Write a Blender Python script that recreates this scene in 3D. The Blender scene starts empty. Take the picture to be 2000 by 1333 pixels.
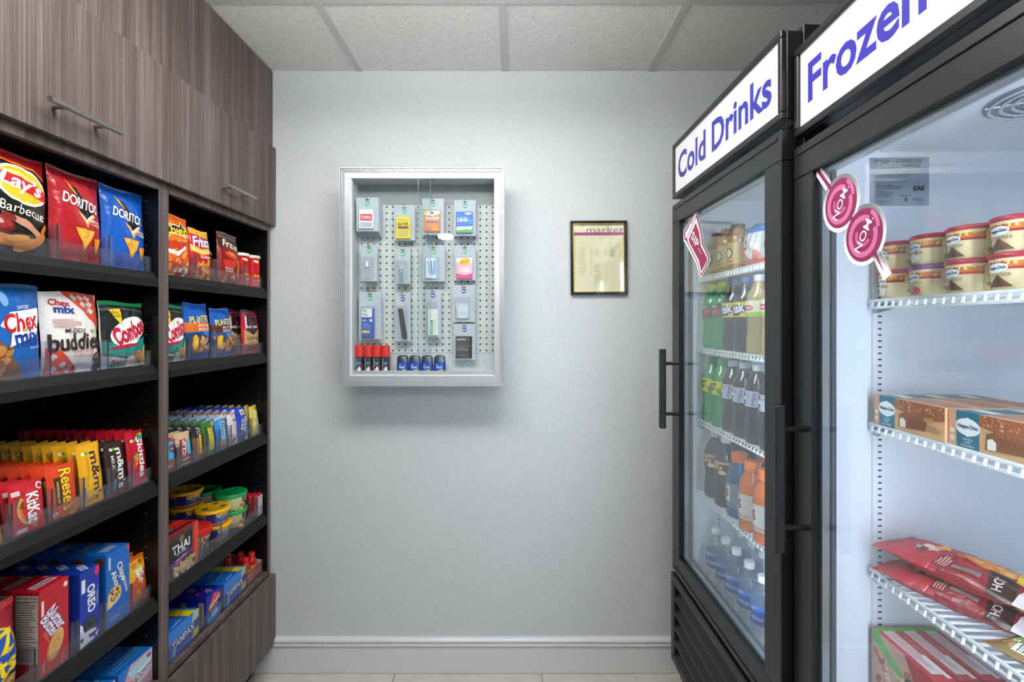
import bpy, math, random
from mathutils import Vector, Matrix, geometry
R_ = math.radians
scene = bpy.context.scene
col = scene.collection
# ---------------------------------------------------------------- camera
cam = bpy.data.cameras.new('camera'); camo = bpy.data.objects.new('camera', cam); col.objects.link(camo)
EYE = 1.458
camo.location = (0, 0, EYE); camo.rotation_euler = (R_(90), 0, 0)
cam.sensor_width = 36; cam.lens = 17.0; cam.shift_x = -0.0025; cam.shift_y = -0.01625; cam.clip_start = .02
scene.camera = camo
# ---------------------------------------------------------------- world, exposure
w = bpy.data.worlds.new('world'); scene.world = w; w.use_nodes = True
w.node_tree.nodes['Background'].inputs[0].default_value = (.8, .85, .9, 1)
w.node_tree.nodes['Background'].inputs[1].default_value = .3
vs = scene.view_settings
vs.view_transform = 'Standard'; vs.look = 'None'; vs.gamma = 1; vs.use_curve_mapping = False
vs.exposure = 0.15
scene.cycles.transparent_max_bounces = 24; scene.cycles.max_bounces = 8
LIGHT_MAIN = 21.5      # ceiling fixture diffuser
LIGHT_SIGN = 0.5      # backlit header panels
LIGHT_TUBE = 62.0      # tubes inside the two refrigerators

# ---------------------------------------------------------------- materials
def lin(h):
    c = [int(h[i:i+2], 16)/255 for i in (0, 2, 4)]
    return tuple(x/12.92 if x <= .04045 else ((x+.055)/1.055)**2.4 for x in c) + (1,)
_M = {}
FIN = {'foil': (.25, 0, .5), 'paper': (.55, 0, .35), 'plast': (.32, 0, .5), 'matte': (.8, 0, .2), 'metal': (.32, 1, .5), 'gloss': (.12, 0, .5)}
def M(h, fin='paper'):
    k = (h, fin)
    if k in _M: return _M[k]
    m = bpy.data.materials.new('m_%s_%s' % (h, fin)); m.use_nodes = True
    b = m.node_tree.nodes['Principled BSDF']; r, me, sp = FIN[fin]
    b.inputs['Base Color'].default_value = lin(h); b.inputs['Roughness'].default_value = r
    b.inputs['Metallic'].default_value = me; b.inputs['Specular IOR Level'].default_value = sp
    if fin == 'foil':
        N = m.node_tree.nodes; L_ = m.node_tree.links; tc = N.new('ShaderNodeTexCoord')
        nz = N.new('ShaderNodeTexNoise'); nz.inputs['Scale'].default_value = 34; nz.inputs['Detail'].default_value = 2; nz.inputs['Distortion'].default_value = .8
        bp = N.new('ShaderNodeBump'); bp.inputs['Strength'].default_value = .45; bp.inputs['Distance'].default_value = .006
        L_.new(tc.outputs['Object'], nz.inputs[0]); L_.new(nz.outputs[0], bp.inputs['Height']); L_.new(bp.outputs[0], b.inputs['Normal'])
    m.diffuse_color = lin(h); _M[k] = m
    return m
def emis(name, h, s):
    m = bpy.data.materials.new(name); m.use_nodes = True
    b = m.node_tree.nodes['Principled BSDF']
    b.inputs['Base Color'].default_value = lin(h); b.inputs['Emission Color'].default_value = lin(h)
    b.inputs['Emission Strength'].default_value = s; b.inputs['Roughness'].default_value = .4
    return m
def nodes(name):
    m = bpy.data.materials.new(name); m.use_nodes = True
    return m, m.node_tree.nodes, m.node_tree.links, m.node_tree.nodes['Principled BSDF']
def noisy(name, c0, c1, scale=(40, 40, 40), rough=.6, bump=0., bscale=None, detail=3, spec=.4, lo=.35, hi=.65, metal=0):
    m, N, L, b = nodes(name)
    tc = N.new('ShaderNodeTexCoord'); mp = N.new('ShaderNodeMapping'); mp.inputs['Scale'].default_value = scale
    L.new(tc.outputs['Object'], mp.inputs[0])
    nz = N.new('ShaderNodeTexNoise'); nz.inputs['Scale'].default_value = 1; nz.inputs['Detail'].default_value = detail
    L.new(mp.outputs[0], nz.inputs[0])
    rp = N.new('ShaderNodeValToRGB'); rp.color_ramp.elements[0].color = lin(c0); rp.color_ramp.elements[1].color = lin(c1)
    rp.color_ramp.elements[0].position = lo; rp.color_ramp.elements[1].position = hi
    L.new(nz.outputs[0], rp.inputs[0]); L.new(rp.outputs[0], b.inputs['Base Color'])
    b.inputs['Roughness'].default_value = rough; b.inputs['Specular IOR Level'].default_value = spec; b.inputs['Metallic'].default_value = metal
    if bump:
        n2 = N.new('ShaderNodeTexNoise'); n2.inputs['Scale'].default_value = bscale or 200; n2.inputs['Detail'].default_value = 2
        L.new(tc.outputs['Object'], n2.inputs[0])
        bp = N.new('ShaderNodeBump'); bp.inputs['Strength'].default_value = bump; bp.inputs['Distance'].default_value = .002
        L.new(n2.outputs[0], bp.inputs['Height']); L.new(bp.outputs[0], b.inputs['Normal'])
    return m
def clear(name, tint='ffffff', f0=.04, rough=.0, haze=0., hz='ffffff', hfin=.3):
    """clear sheet: Schlick reflection over a tinted see-through, with an optional share of milky body"""
    m = bpy.data.materials.new(name); m.use_nodes = True; N = m.node_tree.nodes; L = m.node_tree.links
    N.remove(N['Principled BSDF']); out = N['Material Output']
    tr = N.new('ShaderNodeBsdfTransparent'); tr.inputs[0].default_value = lin(tint)
    gl = N.new('ShaderNodeBsdfGlossy'); gl.inputs['Roughness'].default_value = rough
    lw = N.new('ShaderNodeLayerWeight'); lw.inputs[0].default_value = .5
    pw = N.new('ShaderNodeMath'); pw.operation = 'POWER'; pw.inputs[1].default_value = 5; L.new(lw.outputs['Facing'], pw.inputs[0])
    fr = N.new('ShaderNodeMath'); fr.operation = 'MULTIPLY_ADD'; fr.inputs[1].default_value = 1-f0; fr.inputs[2].default_value = f0
    L.new(pw.outputs[0], fr.inputs[0])
    mx = N.new('ShaderNodeMixShader'); last = tr.outputs[0]
    if haze:
        df = N.new('ShaderNodeBsdfPrincipled'); df.inputs['Base Color'].default_value = lin(hz); df.inputs['Roughness'].default_value = hfin
        m2 = N.new('ShaderNodeMixShader'); m2.inputs[0].default_value = haze
        L.new(tr.outputs[0], m2.inputs[1]); L.new(df.outputs[0], m2.inputs[2]); last = m2.outputs[0]
    L.new(fr.outputs[0], mx.inputs[0]); L.new(last, mx.inputs[1]); L.new(gl.outputs[0], mx.inputs[2])
    L.new(mx.outputs[0], out.inputs[0])
    return m
def wood(name, c0, c1, c2):
    m, N, L, b = nodes(name)
    tc = N.new('ShaderNodeTexCoord')
    def nz(sc, det):
        mp = N.new('ShaderNodeMapping'); mp.inputs['Scale'].default_value = sc; L.new(tc.outputs['Object'], mp.inputs[0])
        n = N.new('ShaderNodeTexNoise'); n.inputs['Scale'].default_value = 1; n.inputs['Detail'].default_value = det
        L.new(mp.outputs[0], n.inputs[0]); return n
    a = nz((420, 420, 3), 2); c = nz((38, 38, .7), 3)
    ad = N.new('ShaderNodeMath'); ad.operation = 'MULTIPLY_ADD'; ad.inputs[1].default_value = .5
    L.new(a.outputs[0], ad.inputs[0])
    sc = N.new('ShaderNodeMath'); sc.operation = 'MULTIPLY'; sc.inputs[1].default_value = .5; L.new(c.outputs[0], sc.inputs[0]); L.new(sc.outputs[0], ad.inputs[2])
    rp = N.new('ShaderNodeValToRGB'); e = rp.color_ramp.elements
    e[0].position = .38; e[0].color = lin(c0); e[1].position = .62; e[1].color = lin(c2)
    x = e.new(.5); x.color = lin(c1)
    L.new(ad.outputs[0], rp.inputs[0]); L.new(rp.outputs[0], b.inputs['Base Color'])
    b.inputs['Roughness'].default_value = .45; b.inputs['Specular IOR Level'].default_value = .35
    return m
WOOD = wood('laminate_wood', '4b403d', '605350', '766967')
WALL = noisy('wall_paint', 'c0c4c4', 'c9cdcd', (160, 160, 160), .75, .25, 260, spec=.2)
CEIL = noisy('ceiling_tile', 'd3d1cd', 'ebe9e6', (190, 190, 190), .9, .6, 300, detail=4, spec=.1, lo=.3, hi=.55)
TEE = M('c4c4c2', 'plast')
FLOORM = noisy('floor_tile', 'bfb9af', 'd0cac1', (9, 40, 9), .45, .1, 60, detail=5)
GROUT = M('8b857c', 'matte')
TRIMW = M('d2d2d4', 'plast')
SHELFBLK = M('0e0f11', 'paper'); INBLK = noisy('black_laminate', '060608', '0c0d10', (50, 50, 6), .35, spec=.35)
BLKMET = noisy('black_powdercoat', '101113', '151619', (300, 300, 300), .38, .08, 900, spec=.5)
BLKDK = M('08080a', 'plast'); STEEL = noisy('brushed_nickel', 'a09a92', 'b3ada5', (8, 300, 300), .3, metal=1)
ALU = noisy('satin_aluminium', 'd2d5da', 'dcdfe3', (300, 300, 3), .32, metal=.75)
LINER = M('e3e8ee', 'plast'); WIREW = M('eef1f3', 'plast')
GLASS = clear('door_glass', 'fcfefe', .05); CASEGL = clear('case_glass', 'fbfdfd', .02); ACRYL = clear('clear_acrylic', 'f4f4f8', .045, .02, .012)
EDGEA = M('2c2c33', 'gloss')
PETC = clear('clear_pet', 'fafefe', .06, .04, .10, 'e8f2f4'); BLIST = clear('blister', 'fafcfc', .05, .05, .05)

# ---------------------------------------------------------------- mesh helpers
class MB:
    def __init__(s): s.v = []; s.f = []; s.m = []; s.mats = []
    def add(s, vs, fs, mat):
        if mat not in s.mats: s.mats.append(mat)
        k = s.mats.index(mat); o = len(s.v); s.v += [tuple(p) for p in vs]
        s.f += [tuple(o+i for i in f) for f in fs]; s.m += [k]*len(fs); return s
    def box(s, x0, x1, y0, y1, z0, z1, mat, b=0.):
        if x0 > x1: x0, x1 = x1, x0
        if y0 > y1: y0, y1 = y1, y0
        b = min(b, (x1-x0)/2.1, (y1-y0)/2.1, (z1-z0)/2.1)
        if b <= 0:
            v = [(x, y, z) for x in (x0, x1) for y in (y0, y1) for z in (z0, z1)]
            return s.add(v, [(0, 1, 3, 2), (4, 6, 7, 5), (0, 4, 5, 1), (2, 3, 7, 6), (0, 2, 6, 4), (1, 5, 7, 3)], mat)
        v = []; ix = {}
        for sx in (0, 1):
            for sy in (0, 1):
                for sz in (0, 1):
                    X = (x0, x1)[sx]; Y = (y0, y1)[sy]; Z = (z0, z1)[sz]
                    dx = (b, -b)[sx]; dy = (b, -b)[sy]; dz = (b, -b)[sz]
                    for ax in range(3):
                        ix[(sx, sy, sz, ax)] = len(v)
                        v.append((X + (0 if ax == 0 else dx), Y + (0 if ax == 1 else dy), Z + (0 if ax == 2 else dz)))
        f = []
        g = lambda a, bb, c, ax: ix[(a, bb, c, ax)]
        f += [(g(0,0,0,0), g(0,0,1,0), g(0,1,1,0), g(0,1,0,0)), (g(1,0,0,0), g(1,1,0,0), g(1,1,1,0), g(1,0,1,0))]
        f += [(g(0,0,0,1), g(1,0,0,1), g(1,0,1,1), g(0,0,1,1)), (g(0,1,0,1), g(0,1,1,1), g(1,1,1,1), g(1,1,0,1))]
        f += [(g(0,0,0,2), g(0,1,0,2), g(1,1,0,2), g(1,0,0,2)), (g(0,0,1,2), g(1,0,1,2), g(1,1,1,2), g(0,1,1,2))]
        for a in (0, 1):
            for c in (0, 1):
                f.append((g(0,a,c,1), g(1,a,c,1), g(1,a,c,2), g(0,a,c,2)))
                f.append((g(a,0,c,0), g(a,1,c,0), g(a,1,c,2), g(a,0,c,2)))
                f.append((g(a,c,0,0), g(a,c,1,0), g(a,c,1,1), g(a,c,0,1)))
                for d in (0, 1): f.append((g(a,c,d,0), g(a,c,d,1), g(a,c,d,2)))
        return s.add(v, f, mat)
    def cyl(s, p0, p1, r, mat, n=12, r2=None, caps=True):
        p0 = Vector(p0); p1 = Vector(p1); d = (p1-p0).normalized(); r2 = r if r2 is None else r2
        a = d.orthogonal().normalized(); b = d.cross(a); v = []
        for p, q in ((p0, r), (p1, r2)):
            for i in range(n):
                t = 2*math.pi*i/n; v.append(p + a*(q*math.cos(t)) + b*(q*math.sin(t)))
        f = [(i, (i+1) % n, n+(i+1) % n, n+i) for i in range(n)]
        if caps: f += [tuple(range(n-1, -1, -1)), tuple(range(n, 2*n))]
        return s.add(v, f, mat)
    def lathe(s, prof, mat, n=24, c=(0, 0, 0), cap=True, sq=None):
        v = []
        for r, z in prof:
            for i in range(n):
                t = 2*math.pi*i/n; x = math.cos(t); y = math.sin(t)
                if sq: x *= sq[0]; y *= sq[1]
                v.append((c[0]+r*x, c[1]+r*y, c[2]+z))
        f = []
        for k in range(len(prof)-1):
            for i in range(n):
                j = (i+1) % n; f.append((k*n+i, k*n+j, (k+1)*n+j, (k+1)*n+i))
        if cap:
            f.append(tuple(range(n-1, -1, -1))); o = (len(prof)-1)*n; f.append(tuple(range(o, o+n)))
        return s.add(v, f, mat)
    def ball(s, c, r, mat, n=8):
        pr = [(max(1e-4, r*math.sin(math.pi*k/n)), -r*math.cos(math.pi*k/n)) for k in range(n+1)]
        return s.lathe(pr, mat, 2*n, c, False)
    def prism(s, pts, y0, y1, mat, ax='y'):
        """outline pts in (u, z) swept along an axis"""
        n = len(pts)
        mk = (lambda u, t, z: (u, t, z)) if ax == 'y' else (lambda u, t, z: (t, u, z)) if ax == 'x' else (lambda u, t, z: (u, z, t))
        v = [mk(u, y0, z) for u, z in pts] + [mk(u, y1, z) for u, z in pts]
        f = [(i, (i+1) % n, n+(i+1) % n, n+i) for i in range(n)]
        tr = geometry.tessellate_polygon([[Vector((u, z, 0)) for u, z in pts]])
        f += [tuple(t) for t in tr] + [tuple(n+i for i in reversed(t)) for t in tr]
        return s.add(v, f, mat)
    def build(s, name, parent=None, smooth=False, loc=None, ang=.7):
        me = bpy.data.meshes.new(name); me.from_pydata(s.v, [], s.f)
        for m in s.mats: me.materials.append(m)
        if len(s.mats) > 1: me.polygons.foreach_set('material_index', s.m)
        import bmesh
        bm = bmesh.new(); bm.from_mesh(me); bmesh.ops.recalc_face_normals(bm, faces=bm.faces); bm.to_mesh(me); bm.free()
        if smooth:
            me.polygons.foreach_set('use_smooth', [True]*len(me.polygons)); me.set_sharp_from_angle(angle=ang)
        return link(name, me, parent, loc)
def link(name, me, parent=None, loc=None):
    o = bpy.data.objects.new(name, me); col.objects.link(o); o.parent = parent
    if loc: o.location = loc
    return o
def empty(name, loc=(0, 0, 0), rz=0.): 
    o = bpy.data.objects.new(name, None); col.objects.link(o); o.location = loc; o.rotation_euler = (0, 0, rz); o.empty_display_size = .05
    return o
def tag(o, label, cat, group=None, kind=None):
    o['label'] = label; o['category'] = cat
    if group: o['group'] = group
    if kind: o['kind'] = kind
    return o
def struct(o, label=None, cat=None):
    o['kind'] = 'structure'
    if label: o['label'] = label
    if cat: o['category'] = cat
    return o
def put(o, x, y, z, rz=0., tilt=0., roll=0.):
    o.location = (x, y, z); o.rotation_euler = (tilt, roll, rz); return o
def dup(o, label=None, group=None):
    def rec(a, par):
        c = a.copy(); col.objects.link(c); c.parent = par
        for ch in a.children: rec(ch, c)
        return c
    c = rec(o, None)
    if label: c['label'] = label
    if group: c['group'] = group
    return c

# ---------------------------------------------------------------- flat print, laid on a surface function F(u, v, off), in millimetres
_TX = {}
def text2d(s, b, sh):
    k = (s, b, sh)
    if k in _TX: return _TX[k]
    cu = bpy.data.curves.new('lettering', 'FONT'); cu.body = s; cu.offset = b; cu.shear = sh; cu.resolution_u = 3
    ob = bpy.data.objects.new('lettering', cu); col.objects.link(ob)
    dg = bpy.context.evaluated_depsgraph_get(); oe = ob.evaluated_get(dg); me = oe.to_mesh()
    me.calc_loop_triangles()
    V = [(p.co.x, p.co.y) for p in me.vertices]; T = [tuple(t.vertices) for t in me.loop_triangles]
    oe.to_mesh_clear(); bpy.data.objects.remove(ob); bpy.data.curves.remove(cu)
    if not V: _TX[k] = ([], []); return _TX[k]
    _TX[k] = (V, T); return _TX[k]
def tbox(s, sh):
    V, T = text2d(s, 0., sh); xs = [p[0] for p in V]; ys = [p[1] for p in V]
    return min(xs), max(xs), min(ys), max(ys)
def rot2(V, a, cx, cy):
    c, s = math.cos(R_(a)), math.sin(R_(a)); return [(cx+x*c-y*s, cy+x*s+y*c) for x, y in V]
def R(cx, cy, w, h, c, a=0): return (rot2([(-w/2, -h/2), (w/2, -h/2), (w/2, h/2), (-w/2, h/2)], a, cx, cy), [(0, 1, 2), (0, 2, 3)], c)
def E(cx, cy, rx, ry, c, a=0, n=20):
    V = [(0, 0)] + [(rx*math.cos(2*math.pi*i/n), ry*math.sin(2*math.pi*i/n)) for i in range(n)]
    return (rot2(V, a, cx, cy), [(0, 1+i, 1+(i+1) % n) for i in range(n)], c)
def P(pts, c): return (list(pts), [tuple(t) for t in geometry.tessellate_polygon([[Vector((x, y, 0)) for x, y in pts]])], c)
def T(s, cx, cy, w, h, c, a=0, b=.02, sh=0.):
    b *= .5
    x0, x1, y0, y1 = tbox(s, sh); V, tr = text2d(s, b, sh); kx = w/(x1-x0); ky = h/(y1-y0)
    return (rot2([((x-(x0+x1)/2)*kx, (y-(y0+y1)/2)*ky) for x, y in V], a, cx, cy), tr, c)
def TO(s, cx, cy, w, h, c, o, a=0, b=.02, ob=.07, sh=0.): return [T(s, cx, cy, w, h, o, a, ob, sh), T(s, cx, cy, w, h, c, a, b, sh)]
def ARC(cx, cy, r0, r1, a0, a1, c, n=14, sx=1., a=0):
    V = []
    for i in range(n+1):
        t = R_(a0+(a1-a0)*i/n); V += [(r0*math.cos(t)*sx, r0*math.sin(t)), (r1*math.cos(t)*sx, r1*math.sin(t))]
    return (rot2(V, a, cx, cy), [q for i in range(n) for q in ((2*i, 2*i+1, 2*i+3), (2*i, 2*i+3, 2*i+2))], c)
class G(list): pass
def SHF(items, dx, dy=0.):
    return [type(x)(SHF(x, dx, dy)) if isinstance(x, list) else ([(p[0]+dx, p[1]+dy) for p in x[0]], x[1], x[2]) for x in items]
def LN(cx, cy, w, h, n, c, a=0, seed=1):
    r = random.Random(seed); o = []
    for i in range(n):
        ww = w*r.uniform(.6, 1); y = h/2-h*(i+.5)/n; p = rot2([(-(w-ww)/2, y)], a, cx, cy)[0]; o.append(R(p[0], p[1], ww, h/n*.42, c, a))
    return G(o)
def BL(cx, cy, w, h, n, cs, r0, r1, seed=1, asp=.7):
    r = random.Random(seed); o = []
    for i in range(n):
        q = r.uniform(r0, r1); o.append(E(cx+r.uniform(-w/2, w/2), cy+r.uniform(-h/2, h/2), q, q*r.uniform(asp, 1), r.choice(cs), r.uniform(0, 180), 9))
    return G(o)
def levels(a):
    """(shape, level): scattered marks share one level, everything else lies over what came before"""
    o = []; k = [0.]
    def rec(x):
        if isinstance(x, G):
            k[0] += 1
            for i, q in enumerate(x): o.append((q, k[0]+i*.02))
        elif isinstance(x, list):
            for q in x: rec(q)
        else: k[0] += 1; o.append((x, k[0]))
    rec(list(a)); return o
def art(items, F, parent, name='printed_design', fin='paper', L=None, mb=None, o0=.15, st=None, build=True):
    st = st if st is not None else (.13 if L else .06)
    mb = mb or MB()
    for (V, tr, c), lv in levels(items):
        off = (o0+st*lv)/1000; mat = c if not isinstance(c, str) else M(c, fin)
        if L is None:
            mb.add([F(x/1000, y/1000, off) for x, y in V], tr, mat); continue
        st_ = [(V[a], V[b], V[d]) for a, b, d in tr]; vs = []; fs = []; ix = {}; L2 = L*L
        while st_:
            t = st_.pop(); e = [(t[(k+1) % 3][0]-t[k][0])**2+(t[(k+1) % 3][1]-t[k][1])**2 for k in range(3)]
            k = e.index(max(e))
            if e[k] > L2:
                p, q, r = t[k], t[(k+1) % 3], t[(k+2) % 3]; mdl = ((p[0]+q[0])/2, (p[1]+q[1])/2)
                st_ += [(p, mdl, r), (mdl, q, r)]; continue
            f = []
            for p in t:
                if p not in ix: ix[p] = len(vs); vs.append(F(p[0]/1000, p[1]/1000, off))
                f.append(ix[p])
            fs.append(tuple(f))
        mb.add(vs, fs, mat)
    if not build: return mb
    me_o = MBflat(mb, name, parent)
    return me_o
def MBflat(mb, name, parent):
    me = bpy.data.meshes.new(name); me.from_pydata(mb.v, [], mb.f)
    for m in mb.mats: me.materials.append(m)
    if len(mb.mats) > 1: me.polygons.foreach_set('material_index', mb.m)
    me.polygons.foreach_set('use_smooth', [True]*len(me.polygons))
    return link(name, me, parent)

# ---------------------------------------------------------------- product shells; every product faces -Y, stands on z = 0, x = 0 in its middle
def bag(name, w, h, d, base, items=(), seed=1, nu=18, nv=24, seal=.045, pw=2.4, wr=1., fin='foil', L=5.5, topc=None, lift=1.):
    """puffed pillow pack (mm): two sheets sealed at both ends, with creases that fan out of the seals"""
    W, H, D = w/1000, h/1000, d/1000; ph = seed*1.7
    def S(u, v, off, sd=-1):
        s = max(-1., min(1., 2*u/W)); q = max(0., min(1., v/H)); qb = max(0., min(1., (q-seal)/(1-2*seal)))
        a = max(0., 1-abs(s)**pw)**.55; b = max(0., 1-abs(2*qb-1)**2.6)**.62
        t = D/2*a*b*(1+(.16*lift)*(.5-qb))
        t += D*wr*a*b*(.035*math.sin(6*s+9*q+ph)+.03*math.sin(15*s-8*q+2*ph)+.02*math.sin(23*q+5*s+ph))
        ed = math.exp(-qb/.13)+math.exp(-(1-qb)/.13)
        t += D*wr*.055*math.sin(s*13+ph+(3 if qb > .5 else 0))*a*b*ed
        t += .0006*a
        x = u*(1-.035*b+.012*math.sin(9*q+ph))
        zt = v + (.012*H*math.sin(3*s+ph)*wr if q > .9 else 0)*min(1, (q-.9)/.1 if q > .9 else 0)
        return (x, sd*(t+off), zt)
    mb = MB(); bm = M(base, fin)
    for sd in (-1, 1):
        V = [S(W*(i/nu-.5), H*j/nv, 0, sd) for j in range(nv+1) for i in range(nu+1)]
        Fc = [(j*(nu+1)+i, j*(nu+1)+i+1, (j+1)*(nu+1)+i+1, (j+1)*(nu+1)+i) for j in range(nv) for i in range(nu)]
        if sd > 0: Fc = [tuple(reversed(f)) for f in Fc]
        mb.add(V, Fc, bm)
    o = MBflat(mb, name, None)
    if items: art(items, lambda u, v, off: S(u, v, off), o, fin=fin, L=L)
    return o
def carton(name, w, h, d, base, front=(), left=(), right=(), top=(), fin='paper', b=.6, side=None):
    W, H, D = w/2000, h/1000, d/1000
    mb = MB(); mb.box(-W, W, 0, D, 0, H, M(base, fin), b/1000); o = mb.build(name)
    mb = MB()
    if front: art(front, lambda u, v, f: (u, -f, v), o, fin=fin, mb=mb, build=False)
    if left: art(left, lambda u, v, f: (-W-f, D/2-u, v), o, fin=fin, mb=mb, build=False)
    if right: art(right, lambda u, v, f: (W+f, D/2+u, v), o, fin=fin, mb=mb, build=False)
    if top: art(top, lambda u, v, f: (u, v, H+f), o, fin=fin, mb=mb, build=False)
    if mb.v: MBflat(mb, 'printed_design', o)
    return o
def wrap(prof, c=(0, 0)):
    """surface function round a lathe profile [(r, z) in m]: u runs along the arc, 0 faces -Y"""
    zs = [p[1] for p in prof]
    def F(u, v, off):
        r = prof[-1][0]
        for (r0, z0), (r1, z1) in zip(prof, prof[1:]):
            if z0 <= v <= z1 and z1 > z0: r = r0+(r1-r0)*(v-z0)/(z1-z0); break
        rm = max(p[0] for p in prof); t = u/rm; r += off
        return (c[0]+r*math.sin(t), c[1]-r*math.cos(t), v)
    return F

# ================================================================ the room
WY = 2.03; CH = 2.52; XL, XR, YB = -1.42, 1.45, -2.4
def slab(name, x0, x1, y0, y1, z0, z1, mat): return MB().box(x0, x1, y0, y1, z0, z1, mat).build(name)
struct(slab('wall_back', XL, XR, WY, WY+.1, 0, 2.6, WALL), 'light grey painted wall with fine orange-peel texture', 'wall')
struct(slab('wall_left', XL-.1, XL, YB, WY+.1, 0, 2.6, WALL), 'light grey side wall behind the wooden cabinets', 'wall')
struct(slab('wall_right', XR, XR+.1, YB, WY+.1, 0, 2.6, WALL), 'light grey side wall behind the refrigerators', 'wall')
struct(slab('wall_front', XL-.1, XR+.1, YB-.1, YB, 0, 2.6, WALL), 'light grey wall opposite the display case', 'wall')
fl = struct(slab('floor', XL, XR, YB, WY, -.06, -.004, GROUT), 'beige stone tile floor', 'floor')
tp = .612; tb = MB().box(-tp/2+.0015, tp/2-.0015, -tp/2+.0015, tp/2-.0015, -.012, 0, FLOORM, .001); tmesh = None
for i in range(-3, 3):
    for j in range(0, 8):
        x0, x1 = .114+i*tp, .114+(i+1)*tp; y1 = WY-j*tp; y0 = y1-tp
        if x1 < XL+.05 or x0 > XR-.05 or y1 < YB+.05: continue
        if x0 > XL and x1 < XR and y0 > YB:
            if tmesh is None: o = tb.build('tile', fl); tmesh = o.data
            else: o = link('tile', tmesh, fl)
            o.location = ((x0+x1)/2, (y0+y1)/2, 0)
        else:
            MB().box(max(x0, XL)+.0015, min(x1, XR)-.0015, max(y0, YB)+.0015, y1-.0015, -.012, 0, FLOORM, .001).build('tile', fl)
ce = struct(slab('ceiling', XL, XR, YB, WY, 2.56, 2.6, M('9a9a98', 'matte')), 'suspended ceiling of speckled off-white tiles', 'ceiling')
gx = [-1.26, -.65, -.04, .57, 1.18]; gy = [1.59, .98, .37, -.24, -.85, -1.46, -2.07]
xs = [XL]+gx+[XR]; ys = [WY]+gy+[YB]
for i in range(len(xs)-1):
    for j in range(len(ys)-1):
        MB().box(xs[i]+(.009 if i else .001), xs[i+1]-.009, ys[j+1]+.009, ys[j]-(.009 if j else .001), CH+.004, CH+.02, CEIL, .002).build('tile', ce)
for x in gx: MB().box(x-.012, x+.012, YB, WY-.001, CH, CH+.004, TEE).box(x-.002, x+.002, YB, WY-.001, CH+.004, CH+.04, TEE).build('grid_bar', ce)
for y in gy: MB().box(XL, XR, y-.012, y+.012, CH+.0006, CH+.0046, TEE).box(XL, XR, y-.002, y+.002, CH+.0046, CH+.04, TEE).build('grid_bar', ce)
# baseboard: flat board under a two-bead moulding
bp = [(0, .002), (-.014, .002), (-.014, .112), (-.017, .114), (-.020, .117), (-.0215, .121), (-.020, .125), (-.016, .127), (-.018, .129), (-.021, .133), (-.022, .137), (-.021, .142), (-.017, .146), (-.010, .150), (0, .150)]
b = MB().prism([(WY+u, z) for u, z in bp], -1.36, XR, TRIMW, 'x').build('baseboard_back', smooth=True, ang=.5)
struct(b, 'white baseboard with a double rounded moulding', 'baseboard')

# ceiling fixtures: pendant diffusers hung across the aisle, lit below and above
DIFF = emis('lit_diffuser', 'f9faf9', LIGHT_MAIN)
def ceiling_light(x, y, label, h=.6):
    t = empty('ceiling_light', (x, y, CH)); z = -.13
    MB().box(-h, h, -.13, .13, z-.012, z+.012, M('e8e8e6', 'plast'), .003).build('housing', t)
    MB().prism([(-.12, z-.012), (-.115, z-.04), (-.09, z-.055), (.09, z-.055), (.115, z-.04), (.12, z-.012)], -h+.012, h-.012, DIFF, 'x').build('lower_diffuser', t)
    MB().prism([(-.12, z+.012), (-.10, z+.03), (.10, z+.03), (.12, z+.012)], -h+.012, h-.012, DIFF, 'x').build('upper_fill_diffuser', t)  # upward lens added to brighten the ceiling
    for s in (-1, 1):
        MB().box(s*h-.006, s*h+.006, -.132, .132, z-.06, z+.034, M('e8e8e6', 'plast'), .002).build('end_cap', t)
        MB().cyl((s*h*.66, 0, z+.02), (s*h*.66, 0, 0), .004, STEEL, 8).build('hanger', t)
    tag(t, label, 'ceiling light'); return t
ceiling_light(-.22, .95, 'long white pendant light hung over the aisle just in front of the display case')
ceiling_light(.2, -1.25, 'added fill light, an unseen short white pendant behind the camera', .34)  # unseen fill light, added to brighten the lower part of the wall
t = empty('ceiling_light', (-.71, -1.2, CH)); MB().lathe([(.02, 0), (.02, -.13), (.06, -.135), (.066, -.14)], M('e8e8e6', 'plast'), 28).build('housing', t, True)
MB().lathe([(.066, -.139), (.085, -.15), (.07, -.175), (.035, -.187), (.005, -.19)], emis('lit_globe', 'fbfbff', LIGHT_MAIN*2.2), 28).build('diffuser', t, True)
tag(t, 'small round white ceiling light behind the camera, mirrored in the display case glass', 'ceiling light')

# ================================================================ shelving cabinets, left
SH = [1.607, 1.342, 1.011, .678]; DECK = .437; XF = -1.02; XBK = -1.40
U = [(.79, 1.4065), (1.4085, 2.018)]
lipP = [(-.040, -.006), (-.014, 0), (-.0125, -.001), (0, -.021), (0, -.042), (-.004, -.042), (-.004, -.023), (-.016, -.012), (-.040, -.012)]
units = []
def bar_handle(parent, p0, p1, off, name='handle'):
    """round bar on two posts; off = vector back to the door"""
    p0 = Vector(p0); p1 = Vector(p1); off = Vector(off); mb = MB(); mb.cyl(p0, p1, .0062, STEEL, 16)
    for t in (.22, .78):
        q = p0.lerp(p1, t); mb.cyl(q, q+off, .005, STEEL, 12)
    return mb.build(name, parent, True)
def divider(sh, y, z, hgt=.078):
    mb = MB().box(XF-.0175, XF-.016, y-.0125, y+.0125, z-.004, z+hgt, ACRYL)
    mb.box(XF-.33, XF-.0175, y-.0008, y+.0008, z-.004, z+hgt, ACRYL).box(XF-.0177, XF-.0157, y-.0009, y+.0009, z-.002, z+hgt, EDGEA)
    return mb.build('divider', sh)
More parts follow.
